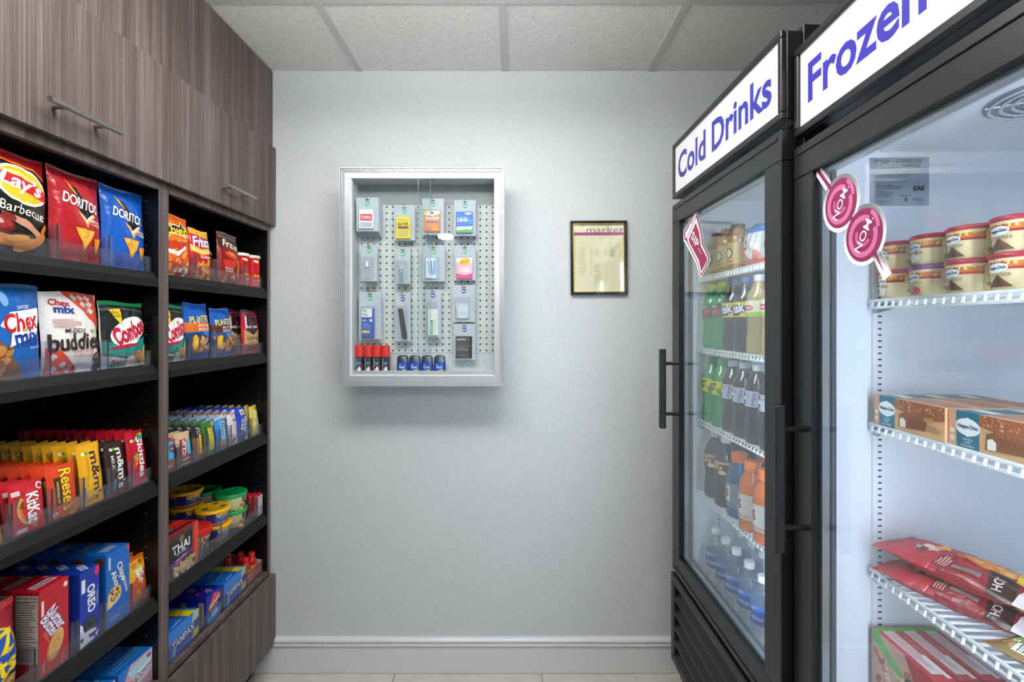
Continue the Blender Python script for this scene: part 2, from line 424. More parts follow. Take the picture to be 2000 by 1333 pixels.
DIV = {(0, 0): [1.0965, 1.2365], (0, 1): [1.080, 1.233], (0, 2): [.997, 1.084, 1.164, 1.243, 1.310], (0, 3): [1.045, 1.141, 1.22, 1.309],
       (1, 0): [1.5715, 1.679, 1.8565], (1, 1): [1.5535, 1.684, 1.812], (1, 2): [1.50, 1.575, 1.63, 1.70, 1.77, 1.83, 1.905], (1, 3): [1.596, 1.708, 1.944]}
for k, (y0, y1) in enumerate(U):
    t = empty('shelving_cabinet', (0, 0, 0)); units.append(t)
    for ya, yb, yi in ((y0, y0+.018, y0+.018), (y1-.018, y1, y1-.0195)):
        MB().box(XBK, XF, ya, yb, .13, 1.869, WOOD, .0008).box(XBK, XF-.03, ya, yb, 1.869, 2.196, WOOD).box(XBK, XF-.003, yi, yi+.0015, DECK, 1.845, INBLK).build('side_panel', t)
    MB().box(XBK, XBK+.008, y0+.0195, y1-.0195, .13, 2.19, INBLK).build('back_panel', t)
    MB().box(XBK+.008, XF, y0+.018, y1-.018, 1.845, 1.869, WOOD).box(XBK+.008, XF-.018, y0+.0195, y1-.0195, 1.843, 1.845, INBLK).build('top_rail', t)
    MB().box(XBK+.008, XF, y0+.018, y1-.018, .419, DECK, WOOD).box(XBK+.009, XF-.02, y0+.0195, y1-.0195, DECK, DECK+.001, INBLK).build('bottom_deck', t)
    MB().box(XBK+.02, XF-.07, y0+.01, y1-.01, 0, .13, M('2a2321', 'matte')).build('plinth', t)
    d = MB().box(XF+.002, XF+.021, y0+.0012, y1+(.006 if k else -.0012), 1.869, 2.194, WOOD, .0008).build('upper_door', t)
    yc = (y0+y1)/2
    bar_handle(d, (XF+.053, yc-.092, 1.929), (XF+.053, yc+.092, 1.929), (-.032, 0, 0))
    d = MB().box(XF+.002, XF+.021, y0+.0015, y1+(.004 if k else -.0015), .13, .417, WOOD, .0008).build('lower_door', t)
    bar_handle(d, (XF+.053, y0+.05, .20), (XF+.053, y0+.05, .384), (-.032, 0, 0))
    for i, z in enumerate(SH):
        s = MB().box(XBK+.012, XF-.03, y0+.0215, y1-.0215, z-.020, z-.004, SHELFBLK).build('shelf', t)
        MB().prism([(XF+u, z+v) for u, v in lipP], y0+.0225, y1-.0225, SHELFBLK).build('front_lip', s) if False else \
            MB().prism([(XF+u, z+v) for u, v in lipP], y0+.0225, y1-.0225, SHELFBLK, 'y').build('front_lip', s)
        MB().box(XF-.0152, XF-.014, y0+.03, y1-.03, z-.003, z+.042, ACRYL).build('front_guard', s)
        for y in DIV[(k, i)]: divider(s, y, z)
    dk = MB().box(XF-.0152, XF-.014, y0+.03, y1-.03, DECK+.001, DECK+.05, ACRYL).build('front_guard', t)
    for y in ([1.13, 1.2625] if k == 0 else [1.60, 1.718, 1.8715]):
        mb = MB().box(XF-.0175, XF-.016, y-.0125, y+.0125, DECK+.001, DECK+.085, ACRYL).box(XF-.33, XF-.0175, y-.0008, y+.0008, DECK+.001, DECK+.085, ACRYL)
        mb.box(XF-.0177, XF-.0157, y-.0009, y+.0009, DECK+.001, DECK+.085, EDGEA).build('divider', t)
    mb = MB()
    for n in range(42):
        z = .50+n*.032
        if z > 1.82: break
        mb.cyl((XF-.037, y1-.0197, z), (XF-.037, y1-.0203, z), .0022, M('d8dade', 'metal'), 8)
    h = mb.build('shelf_pin_holes', t); h['kind'] = 'stuff'
tag(units[0], 'dark brown wood-grain cabinet with black shelves of large chip bags, cookie boxes and candy', 'cabinet', 'built-in snack cabinets')
tag(units[1], 'dark brown wood-grain cabinet next to the grey wall, holding small snacks, tubs and blue boxes', 'cabinet', 'built-in snack cabinets')
f = MB().box(XBK, XF+.006, .79, WY-.003, 2.198, 2.518, WOOD, .0006).build('cabinet_fascia')
tag(f, 'dark brown wood-grain filler panel between cabinet doors and ceiling', 'panel')

# ================================================================ goods on the left shelves (they face +X)
FR = -1.039
ORD = ['', 'second', 'third', 'fourth', 'fifth', 'sixth', 'seventh', 'eighth', 'ninth', 'tenth', 'eleventh', 'twelfth', 'thirteenth']
def nth(l, i, w='lane'): return '%s, %s from the front of its %s' % (l.split(' standing behind')[0].split(' behind the')[0], ORD[i], w)
rnd = random.Random(5)
def L(o, y, z, d=0., front=FR, tilt=0., yaw=0.): return put(o, front-d/2000, y, z+.0005, R_(90+yaw), R_(tilt))
def lane(o, y, z, n, step, lf, lr, cat, group, d=0., tilt=-6., front=FR, jit=4.5):
    """the front pack and the ones standing behind it"""
    tag(o, lf, cat, group); L(o, y, z, d, front, tilt)
    for i in range(1, n):
        c = dup(o, nth(lr, i), group); L(c, y+rnd.uniform(-.002, .002), z, d, front-step*i, tilt+rnd.uniform(-2, 2), rnd.uniform(-jit, jit))
def bar(name, w, h, d, base, items, seed=1, fin='foil', wr=.6): return bag(name, w, h, d, base, items, seed, 12, 14, .06, 2.6, wr, fin, 7.)
CHIP = ['e58a1c', 'f0a53a', 'd97413', 'f4b64e']
# ---- shelf 1, near cabinet: large chip bags
o = bag('chip_bag', 150, 218, 40, '15110f', [
    P([(-74, 218), (74, 218), (74, 172), (40, 190), (-20, 197), (-74, 196)], '8e1218'), P([(-74, 196), (-20, 197), (40, 190), (74, 172), (74, 167), (40, 185), (-20, 192), (-74, 191)], 'e8701a'), SHF([
    E(2, 146, 60, 41, 'fff6d8', -12), E(2, 146, 54, 36, 'f7b91a', -12), E(-4, 156, 36, 18, 'fde47a', -12),
    P([(-62, 152), (-50, 168), (0, 164), (54, 146), (62, 122), (52, 120), (0, 136), (-52, 146)], 'c4141f'), TO("Lay's", 0, 146, 92, 40, 'ffffff', 'c4141f', -10, .05, .06, .2),
    ], 7), T('Barbecue', 8, 92, 96, 20, 'f2efe8', -7, .0), T('FLAVORED', 40, 78, 26, 4, 'd8d0c0', -7, .0),
    E(-42, 58, 30, 17, '6d1a16', -14), E(-42, 60, 24, 12, '9d2a20', -14), E(-46, 62, 12, 5, 'd9a7a0', -14),
    P([(-18, 78), (8, 74), (54, 44), (50, 34), (6, 58), (-20, 66)], 'c98e74'), E(-26, 74, 16, 8, '7c1a16', -20),
    E(-30, 26, 42, 11, 'e08a2a', -6), E(18, 20, 26, 13, 'e9983a', 20), E(44, 34, 22, 10, 'd67c1e', 42), E(-4, 32, 24, 7, 'f0ab52', 8), E(54, 58, 14, 6, 'cf7a20', 60)], 2)
L(tag(o, 'black and red barbecue chip bag with a yellow round logo on the top shelf', 'chip bag', 'chip bags on the top shelves'), 1.0215, SH[0], 40, tilt=-3)
c = dup(o, 'black barbecue chip bag hidden behind the front barbecue bag on the top shelf'); L(c, 1.01, SH[0], 40, FR-.08, -3)
def dori(base, dk, seed):
    return bag('chip_bag', 140, 216, 38, base, [
        P([(-66, 216), (66, 216), (66, 186), (-66, 196)], dk), P([(-36, 188), (-8, 176), (34, 120), (20, 92), (0, 112), (-8, 148)], '1a1412'),
        P([(-12, 126), (0, 118), (14, 100), (34, 122), (38, 116), (16, 84)], 'f2994a'), P([(-4, 121), (14, 104), (30, 120), (33, 117), (15, 95)], 'fff1dc'), P([(-38, 190), (-22, 182), (-10, 160), (-14, 160)], 'f2994a'),
        TO('DORITOS', 0, 142, 96, 24, 'ffffff', '1a1412', -9, .04, .09), T('NACHO', 40, 104, 26, 6, 'ffffff', -6), T('CHEESE', 42, 96, 28, 6, 'ffe9a8', -6),
        P([(-22, 82), (38, 80), (8, 30)], 'e89a22'), P([(-16, 79), (32, 77), (8, 37)], 'f3b23c'), P([(34, 62), (60, 64), (46, 26)], 'e08c1c'), BL(8, 64, 30, 22, 14, ['d87f16', 'f8c765'], 1.5, 3.5, seed)], seed)
o = dori('ad1420', '6e0d14', 3); L(tag(o, 'red tortilla chip bag between the black and the blue bags on the top shelf', 'chip bag', 'chip bags on the top shelves'), 1.166, SH[0], 38, tilt=-2, yaw=2)
c = dup(o, 'red tortilla chip bag hidden behind the front red bag on the top shelf'); L(c, 1.15, SH[0], 38, FR-.075, -3)
o = dori('0d55b4', '0a3f8c', 7); L(tag(o, 'blue tortilla chip bag beside the cabinet divider on the top shelf', 'chip bag', 'chip bags on the top shelves'), 1.309, SH[0], 38, tilt=-2, yaw=-1)
c = dup(o, 'blue tortilla chip bag hidden behind the front blue bag on the top shelf'); L(c, 1.295, SH[0], 38, FR-.075, -3)
# ---- shelf 1, far cabinet
o = bag('chip_bag', 126, 192, 38, 'ef6f16', [
    P([(-62, 104), (62, 116), (62, 0), (-62, 0)], 'c9341a'), BL(0, 40, 104, 70, 34, ['f08a24', 'e8701a', 'f7a23c', 'd95a14'], 8, 17, 4, .45),
    P([(-58, 70), (-8, 62), (30, 92), (26, 98), (-10, 76), (-58, 82)], 'f6f2ee'), BL(0, 26, 90, 34, 7, ['eef3f7', 'cfe0ea'], 6, 10, 9, .8),
    P([(-60, 122), (-50, 160), (10, 158), (20, 176), (32, 158), (60, 150), (58, 124), (-30, 130), (-50, 108)], 'ffffff'), P([(-57, 126), (-48, 157), (10, 155), (20, 171), (30, 155), (58, 147), (56, 128), (-30, 134), (-48, 115)], '15110f'),
    T('Cheetos', 2, 143, 108, 29, 'ffd21c', 3, .05), TO('Crunchy', 14, 113, 54, 14, 'ffc81c', 'd95a14', 6, .04, .1)], 5)
L(tag(o, 'orange cheese puff bag with yellow lettering against the cabinet divider', 'chip bag', 'chip bags on the top shelves'), 1.508, SH[0], 38, tilt=-3)
o = bag('chip_bag', 102, 168, 36, 'c5161f', [
    P([(-49, 168), (49, 168), (49, 138), (-49, 150)], 'f3b73a'), P([(-49, 112), (-10, 100), (49, 112), (49, 92), (-10, 80), (-49, 92)], 'f7b834'), P([(-49, 104), (-10, 92), (49, 104), (49, 98), (-10, 86), (-49, 98)], 'fbe0a0'),
    TO('Fritos', 0, 126, 84, 34, 'ffffff', '24389c', 4, .05, .1, .1), T('The ORIGINAL', 10, 76, 56, 9, 'ffffff', 4), BL(4, 32, 84, 56, 30, ['eaa93a', 'f3bf58', 'd9922a'], 6, 13, 8, .4)], 6)
L(tag(o, 'red corn chip bag with blue and white script beside the orange bag', 'chip bag', 'chip bags on the top shelves'), 1.624, SH[0], 36, tilt=-3)
o = bag('chip_bag', 84, 150, 34, '3a1410', [T('Fritos', 14, 110, 50, 14, 'f2e2a8', -12, .03), TO('HOT', 10, 84, 30, 10, 'f08a24', '7a1a10'), T('CHILI', 10, 72, 30, 9, 'f08a24'), P([(-46, 66), (46, 66), (46, 0), (-46, 0)], 'a51e1a'), BL(0, 26, 80, 40, 10, ['c23a26', 'd85a2c'], 6, 12, 3)], 8)
L(tag(o, 'dark maroon chip bag half hidden between the red and the brown bags', 'chip bag', 'chip bags on the top shelves'), 1.724, SH[0], 34, FR-.046, -4)
o = bag('chip_bag', 126, 186, 38, '8c1718', [
    P([(-60, 186), (60, 186), (60, 120), (0, 134), (-60, 128)], '4b2a22'), P([(-60, 186), (60, 186), (60, 160), (-60, 166)], '6a5a54'),
    TO('Fritos', -2, 142, 84, 24, 'f6eccb', '2a1410', -8, .04, .08), E(0, 104, 40, 12, 'd9441c', -10), E(-4, 108, 26, 6, 'ef7a26', -10), P([(-50, 84), (24, 88), (10, 58), (-50, 62)], 'dd2a20'),
    T('FLAVOR', -20, 54, 46, 7, 'fff0e0', -4), T('TWISTS', -20, 44, 46, 6, 'fff0e0', -4), E(42, 60, 15, 34, 'f0992a', -8), E(46, 36, 12, 18, 'e08422', 8), BL(-10, 20, 80, 22, 8, ['e89a3a', 'b8661c'], 5, 10, 5)], 9)
L(tag(o, 'brown and red corn twist bag with folded top beside the red cans', 'chip bag', 'chip bags on the top shelves'), 1.790, SH[0], 38, tilt=-3)
def can(label, y, front):
    o = empty('chip_can'); pr = [(.031, 0), (.0315, .002), (.0315, .118), (.032, .120)]
    MB().lathe(pr, M('c8141c', 'foil'), 28).build('body', o, True); MB().lathe([(.0335, .118), (.0335, .127), (.032, .129), (.005, .129)], M('e9e4d8', 'plast'), 28).build('lid', o, True)
    art([T('Pringles', 6, 46, 54, 15, 'f6d01c', 6, .04), E(-14, 104, 12, 5, 'f3e6a0', -10), R(0, 18, 60, 22, 'd8404a'), T('ORIGINAL', 6, 30, 30, 5, 'fff0c0', 6)], wrap(pr), o, fin='foil', L=9.)
    tag(o, label, 'chip can', 'red chip cans'); put(o, front-.032, y, SH[0], R_(90)); return o
can('red chip can with white lid, the one farther from the end panel', 1.893, FR-.004); can('red chip can with white lid at the end panel of the top shelf', 1.962, FR+.002)
# ---- shelf 2, near cabinet
o = bag('snack_bag', 156, 200, 40, '0f62b8', [
    P([(-75, 200), (75, 200), (75, 178), (-75, 180)], '1a5aa0'), P([(-75, 120), (-20, 78), (40, 0), (-75, 0)], '8a5428'), BL(-36, 40, 70, 70, 34, ['c98a45', 'a9682c', 'e0b070', '7a451e', 'd9a860'], 6, 14, 6, .5),
    P([(-20, 112), (0, 140), (70, 152), (72, 122), (60, 92), (40, 84), (-6, 66), (4, 98)], 'ffffff'), T('Chex', 26, 121, 76, 38, 'c81a26', 9, .06, .1), T('mix', 38, 88, 58, 34, '1a3a9a', 9, .06, .1), E(30, 104, 4, 4, 'e8b040'),
    T('SAVORY', 30, 152, 28, 8, 'e8f0fa', 6), T('SNACK', 56, 66, 26, 5, 'b8d6f0', 6), E(-8, 168, 8, 16, '7ab4e8', 10)], 11)
L(tag(o, 'blue snack mix bag with red and blue lettering at the edge of the second shelf', 'snack bag', 'bags on the second shelf of the near cabinet'), 1.001, SH[1], 40, tilt=-2)
chk = [P([(-72+18*i, 196-16*j), (-63+18*i, 204-16*j), (-54+18*i, 196-16*j), (-63+18*i, 187-16*j)], 'cfc9c6') for i in range(3, 8) for j in range(1, 5) if i-j > 2 and i < 7]
o = bag('snack_bag', 150, 192, 38, 'e9e6e4', [
    P([(-20, 192), (71, 192), (71, 104), (40, 128), (10, 160)], 'd5452e'), chk, P([(-71, 62), (-50, 60), (6, 8), (6, 0), (-71, 0)], 'd5452e'), [P([(x, y), (x+9, y+8), (x+18, y), (x+9, y-9)], 'd8d2cf') for x, y in ((-66, 40), (-44, 22), (-60, 12), (-24, 8))],
    T('Chex', -36, 166, 46, 14, 'c8343a', -4, .05), T('mix', -28, 150, 44, 16, '24408c', -2, .06), LN(-20, 118, 74, 22, 4, 'd8aaa4', 0), T('MUDDY', -6, 100, 48, 10, '3a2a26'), T('buddies', 0, 74, 134, 38, '3a2620', 2, .05), P([(36, 102), (54, 104), (46, 94)], 'e8b040'),
    T('PEANUT BUTTER', 18, 50, 62, 6, 'c8605a'), T('& CHOCOLATE', 18, 41, 56, 6, 'c8605a'), E(58, 34, 14, 12, '5a3a28', 20), E(58, 36, 8, 6, '8a6448', 20), E(60, 10, 12, 10, '4a3024', 0)], 12)
L(tag(o, 'white and orange peanut butter snack bag in the middle of the second shelf', 'snack bag', 'bags on the second shelf of the near cabinet'), 1.155, SH[1], 38, tilt=-3)
def combos(seed):
    return bag('snack_bag', 148, 176, 38, 'e6e4d8', [
        P([(-73, 176), (73, 176), (73, 164), (-73, 166)], '1a8a52'), P([(-73, 166), (73, 164), (73, 78), (20, 62), (-73, 52)], '1c2220'), P([(-73, 158), (0, 160), (73, 152), (73, 148), (0, 155), (-73, 150)], '4a5450'),
        P([(-73, 72), (0, 56), (73, 86), (73, 50), (0, 26), (-73, 40)], '1c9486'), P([(-73, 40), (0, 26), (0, 22), (-73, 35)], '0e6a5c'), E(4, 96, 62, 36, 'f4f0f0', 22), TO('Combos', 6, 97, 108, 44, 'cf1a3c', '8c1028', 20, .06, .1), E(-16, 56, 44, 5, 'c01a38', 6),
        P([(-54, 154), (-18, 158), (-26, 112)], 'f6c81c'), T('REAL', -36, 146, 22, 7, '2a1c08'), T('CHEESE', -34, 137, 26, 7, '2a1c08'), E(32, 34, 14, 10, 'c98a3c', 10), E(44, 24, 14, 11, 'd9a050', 30), E(60, 40, 10, 22, 'e6d08a', 0), E(60, 16, 12, 14, 'e0c478', 0), T('Pizzeria', -26, 16, 52, 12, '20302c', 0, .02, .2), R(-24, 6, 52, 5, '1a8a72')], seed)
o = combos(13); L(tag(o, 'green and black pizza pretzel bag with red lettering next to the cabinet divider', 'snack bag', 'bags on the second shelf of the near cabinet'), 1.309, SH[1], 38, tilt=-3)
c = dup(o, 'green pretzel bag hidden behind the front pretzel bag of the near cabinet'); L(c, 1.30, SH[1], 38, FR-.07, -3)
o = combos(16); L(tag(o, 'green pizza pretzel bag cut off by the divider, second shelf of the far cabinet', 'snack bag', 'bags on the second shelf of the far cabinet'), 1.4905, SH[1], 38, tilt=-3, front=FR).scale.x = .83
def nuts(w, h, band, bt, seed, label, y, yaw, tx):
    o = bag('nut_bag', w, h, 44, '1260c4', [
        R(0, h*.57, w, h*.17, band), TO('PLANTERS', 0, h*.71, w*.8, h*.12, 'f5df4c', '0c3a86', 4, .04, .08), [T(t, w*.12, h*(.60-.07*i), w*.56, h*.05, 'fff4e8', 2) for i, t in enumerate(bt)], P([(-w/2, h*.46), (w/2, h*.48), (w/2, h*.10), (-w/2, h*.08)], tx),
        BL(0, h*.27, w*.82, h*.28, 38, ['c98a4c', 'a8642c', 'e0b078', '8a4a20', 'd8a468'], w*.05, w*.10, seed, .6), E(-w*.28, h*.3, w*.1, h*.14, 'f0c030', -8), P([(0, h*.49), (w/2, h*.49), (w/2, h*.40), (w*.05, h*.42)], '2f8ad8')], seed)
    tag(o, label, 'nut bag', 'blue nut bags'); L(o, y, SH[1], 44, tilt=-3, yaw=yaw); return o
o = nuts(122, 186, 'e0702a', ['HONEY ROAST', 'PEANUTS'], 21, 'blue nut bag with an orange band and raised folded top', 1.6165, 1, '20406c')
c = dup(o, 'blue nut bag with an orange band standing behind the front one'); L(c, 1.596, SH[1], 44, FR-.062, -3)
nuts(112, 174, '5a3226', ['NUTS &', 'CHOCOLATE'], 22, 'blue nut bag with a brown chocolate band beside the red jerky pouch', 1.748, -1, '2a4a7c')
def jerky(label, y, fr):
    o = bag('jerky_pouch', 120, 172, 26, 'c41a2c', [R(0, 160, 120, 24, '3a2a30'), R(-40, 152, 26, 10, 'd83a50'), LN(36, 152, 40, 8, 2, 'c0304c'), P([(-32, 146), (32, 146), (36, 96), (0, 78), (-36, 96)], '2a2228'), P([(-44, 146), (-32, 146), (-36, 98), (-46, 98)], 'f0e8e8'),
        P([(-18, 134), (0, 116), (18, 134), (14, 134), (0, 121), (-14, 134)], 'd83040'), TO("JACK LINK'S", 0, 104, 88, 13, 'ffffff', '2a2228', 0, .04, .1), P([(-54, 96), (-36, 88), (0, 76), (36, 88), (54, 96), (54, 36), (-54, 36)], 'c9a468'), P([(-36, 96), (0, 78), (36, 96), (30, 90), (0, 70), (-30, 90)], '2a2228'),
        T('ORIGINAL', 0, 60, 84, 13, '2a1c10', 0, .03), LN(0, 44, 50, 8, 2, '8a6c3c'), P([(-60, 34), (60, 34), (60, 0), (-60, 0)], '8e1420'), E(0, 20, 34, 10, '5a2018', 10)], 24, seal=.08)
    tag(o, label, 'jerky pouch', 'red jerky pouches'); L(o, y, SH[1], 26, fr, -3); return o
jerky('red and black jerky pouch with a tan band at the end panel', 1.927, FR); jerky('red jerky pouch half hidden behind the front jerky pouch', 1.882, FR-.034)
# ---- shelf 3, near cabinet: candy in lanes
LBL = lambda x, y: [R(x-4, y, 7, 7, 'f2f2ee'), R(x+4, y, 8, 7, '5aa83c')]
lane(bar('candy_bar', 60, 112, 14, 'c98a1b', [R(6, 50, 34, 74, 'b01c2a'), R(6, 50, 27, 66, 'e8323c')], 30), .958, SH[2], 3, .024, 'gold candy packet with a red panel at the edge of the candy shelf', 'gold candy packet standing behind the front gold packet', 'candy packet', 'gold candy packets', 14)
lane(bar('candy_bar', 74, 106, 14, 'cc1f2c', [ARC(4, 50, 24, 30, 60, 330, 'e06a2c', 14, .9), E(4, 50, 20, 40, 'd8343c'), P([(-28, 78), (-16, 80), (-12, 52), (-28, 58)], '7a4a20'), ARC(4, 50, 30, 36, 130, 290, 'd8a05a', 12, .9), TO('KitKat', 6, 50, 62, 26, 'ffffff', '8a1018', -90, .06, .12), R(-26, 88, 16, 10, 'e8dcdc'), R(-18, 8, 22, 9, 'e8dada'), ARC(26, 92, 5, 8, 0, 300, 'f4d8d8'), E(10, 9, 5, 3, 'f2c8c8')], 31),
     1.043, SH[2], 4, .017, 'red wafer bar packet with white lettering, front of its lane', 'red wafer bar packet standing behind the front one', 'candy packet', 'red wafer bars', 14)
lane(bar('candy_bar', 72, 120, 16, 'e2441d', [R(-16, 62, 14, 64, '3a3416'), R(-16, 60, 5, 50, 'a8a04a'), TO("Reese's", 8, 62, 96, 30, 'ffd428', '3a2410', -90, .04, .10, .1), E(26, 16, 22, 16, 'c87a3a', 30), E(-24, 12, 7, 6, 'd8c8c0')], 32),
     1.124, SH[2], 9, .028, 'orange peanut butter cup packet with yellow script, front of its lane', 'orange peanut butter cup packet standing behind the front one', 'candy packet', 'orange peanut butter cups', 16)
lane(bar('candy_bar', 64, 150, 20, 'f1b20e', [TO("m&m's", 8, 68, 122, 24, '4a2a1c', 'f7d060', -90, .05, .09), LBL(-16, 128), R(-26, 24, 6, 48, '3a7ab8'), LN(-14, 90, 60, 6, 2, 'c8862a', -90), E(-8, 14, 14, 7, 'd99a10')], 33),
     1.203, SH[2], 12, .026, 'yellow peanut candy packet with brown lettering, front of its lane', 'yellow peanut candy packet standing behind the front one', 'candy packet', 'yellow candy packets', 20)
lane(bar('candy_bar', 60, 136, 20, '38251f', [T("m&m's", 10, 66, 104, 22, 'f2f0f0', -90, .05), T('MILK', -14, 84, 36, 9, 'd8d4d0', -90), LBL(-10, 118), E(14, 8, 9, 7, 'd82a2c'), E(0, 7, 8, 6, 'b81c22'), R(-14, 26, 6, 30, '3a7ab8'), E(-6, 44, 3, 5, 'e8a020'), E(-6, 60, 3, 4, '3a9ad0')], 34),
     1.277, SH[2], 12, .026, 'dark brown milk chocolate candy packet with white lettering, front of its lane', 'dark brown candy packet standing behind the front one', 'candy packet', 'brown candy packets', 20)
lane(bar('candy_bar', 62, 150, 20, 'c0132c', [T('Skittles', 8, 76, 110, 19, 'ffffff', -90, .05, .1), LBL(-14, 124), E(14, 134, 12, 8, '4aa83c', 20), E(18, 128, 7, 5, '2a8ac8'), E(20, 138, 5, 4, 'e8c020'), BL(-12, 66, 12, 40, 9, ['f0a01c', '6ab83c', 'e8d030', 'e85a20'], 4, 6, 3, .9), P([(-31, 24), (31, 10), (31, 0), (-31, 0)], 'd84a60')], 35),
     1.349, SH[2], 12, .027, 'red fruit candy packet with white lettering beside the cabinet divider', 'red fruit candy packet standing behind the front one', 'candy packet', 'red candy packets', 20)
# ---- shelf 3, far cabinet: snack bars in lanes
def sb(y, w, h, d, base, items, seed, lf, lr, grp, n=8, step=.03, cat='snack bar'): lane(bar('snack_bar', w, h, d, base, items, seed), y, SH[2], n, step, lf, lr, cat, grp, d)
sb(1.463, 62, 98, 18, 'a83830', [R(0, 62, 62, 52, '3fb2dc'), E(16, 66, 14, 12, '6a2438'), T('TRIO', 16, 66, 20, 9, 'f2d8e0', 10), T('MIX', 0, 14, 30, 10, 'f4e0da', 10)], 41, 'light blue and red trail bar packet against the divider, candy bar shelf', 'light blue and red trail bar packet behind the front one', 'blue and red trail bars', 3)
sb(1.537, 66, 104, 18, 'd9b68c', [P([(-33, 62), (33, 70), (33, 0), (-33, 0)], '7a3436'), E(16, 54, 16, 24, '4cc0e0'), R(-10, 56, 26, 54, 'b02a3a'), T('CLIF', -8, 56, 46, 15, 'f6eef0', 80, .05), LN(4, 20, 44, 10, 2, 'e8d8d0', 6)], 42, 'tan energy bar packet with red logo and light blue shape', 'tan energy bar packet with green top behind the front one', 'tan energy bars', 2)
sb(1.603, 46, 112, 18, '24272d', [R(0, 36, 46, 72, 'b8702c'), T('CLIF', 4, 92, 28, 16, 'c8d0d8', 80), R(10, 40, 20, 76, 'e8c022'), T('Builders', 10, 40, 60, 12, '3a2c10', 80), E(-10, 8, 10, 6, 'c8343c')], 43, 'black and yellow protein bar packet with brown side stripe', 'dark protein bar packet with an orange tip behind the front one', 'dark protein bars', 6)
sb(1.666, 62, 112, 20, '3d7a30', [R(0, 52, 24, 74, 'e8c832'), T('NATURE VALLEY', 0, 52, 68, 14, '2c3c14', 84, .02), E(24, 100, 12, 9, 'd8955a'), R(-22, 56, 10, 80, '2c5a28')], 44, 'green granola bar packet with a yellow strip, front of its lane', 'green granola bar packet behind the front one', 'green granola bars')
sb(1.735, 62, 114, 20, '2f93d8', [R(6, 66, 36, 66, '8fc4e6'), T('Nutri', -2, 70, 46, 12, '20304c', -90, .03), T('GRAIN', 14, 66, 52, 14, '20304c', -90, .03), E(-6, 20, 20, 14, 'c8904c'), BL(6, 16, 30, 16, 6, ['c83a2c', '4a8a3c', 'e0b060'], 4, 7, 6), P([(-31, 114), (31, 114), (31, 106), (-31, 106)], 'cfe4f2')], 45, 'sky blue fruit bar packet with dark vertical lettering, front of its lane', 'sky blue fruit bar packet behind the front one', 'sky blue fruit bars')
sb(1.802, 54, 124, 16, 'e4e2e2', [T('Special K', 4, 58, 76, 14, 'c86a78', -90, .02), ARC(10, 106, 8, 12, 0, 200, 'a81a3a'), ARC(6, 94, 6, 10, 180, 360, 'a81a3a'), E(-2, 14, 10, 12, '9a6038'), P([(-27, 124), (10, 124), (-10, 112), (-27, 114)], '8a7a84')], 46, 'white breakfast bar packet with pink lettering, front of its lane', 'white breakfast bar packet behind the front one', 'white breakfast bars')
sb(1.868, 66, 126, 22, '1646c2', [R(2, 108, 26, 22, 'f0ece8'), E(2, 106, 10, 7, 'b8865a'), TO('RICE', -10, 62, 40, 13, 'ffffff', '0c2a86', 74, .05), TO('KRISPIES', 8, 60, 56, 13, 'ffffff', '0c2a86', 74, .05), P([(6, 38), (33, 44), (33, 8), (14, 6)], '3cb4e0'), P([(16, 26), (33, 30), (33, 0), (10, 0)], 'f0d4c0'), E(2, 20, 5, 16, '5a4a50', 14)], 47, 'royal blue marshmallow bar packet with white lettering, front of its lane', 'royal blue marshmallow bar packet behind the front one', 'royal blue marshmallow bars')
sb(1.955, 54, 118, 20, 'dccb55', [R(2, 56, 24, 84, 'efe6a4'), LN(2, 56, 70, 14, 3, '5a5420', 84), E(18, 104, 9, 9, 'd86a50')], 48, 'pale yellow snack bar packet at the end panel, front of its lane', 'pale yellow snack bar packet behind the front one', 'pale yellow snack bars')
# ---- shelf 4, near cabinet: cookie boxes
o = bag('cracker_bag', 140, 198, 56, 'a3182a', [P([(-70, 120), (70, 140), (70, 0), (-70, 0)], '1c2f7c'), E(4, 104, 62, 58, 'f2c81c'), E(4, 104, 57, 53, '1f58b8'), T('RITZ', 4, 122, 92, 42, 'ffe01c', 6, .06), T('bits', 14, 74, 84, 38, 'ffe01c', 8, .06), E(30, 28, 40, 22, 'd8a450', 12), E(30, 28, 30, 15, 'e8c078', 12), T('PEANUT', 28, 26, 54, 10, '2a1a0c', 12, .03), P([(-70, 198), (70, 198), (70, 186), (-70, 186)], 'c8383c')], 51)
L(tag(o, 'red and blue cracker bag with yellow lettering at the front edge of the cookie shelf', 'cracker bag', 'snacks on the cookie shelf'), .963, SH[3], 56, tilt=-2)
def cookies(nm, w, h, d, base, front, left, top, y, n, lf, lr, grp):
    o = carton(nm, w, h, d, base, front, left, (), top, 'plast'); tag(o, lf, 'cookie box', grp); L(o, y, SH[3], 0, FR)
    for i in range(1, n): c = dup(o, nth(lr, i, 'row'), grp); L(c, y+rnd.uniform(-.001, .001), SH[3], 0, FR-(d+2.5)/1000*i, 0, rnd.uniform(-.5, .5))
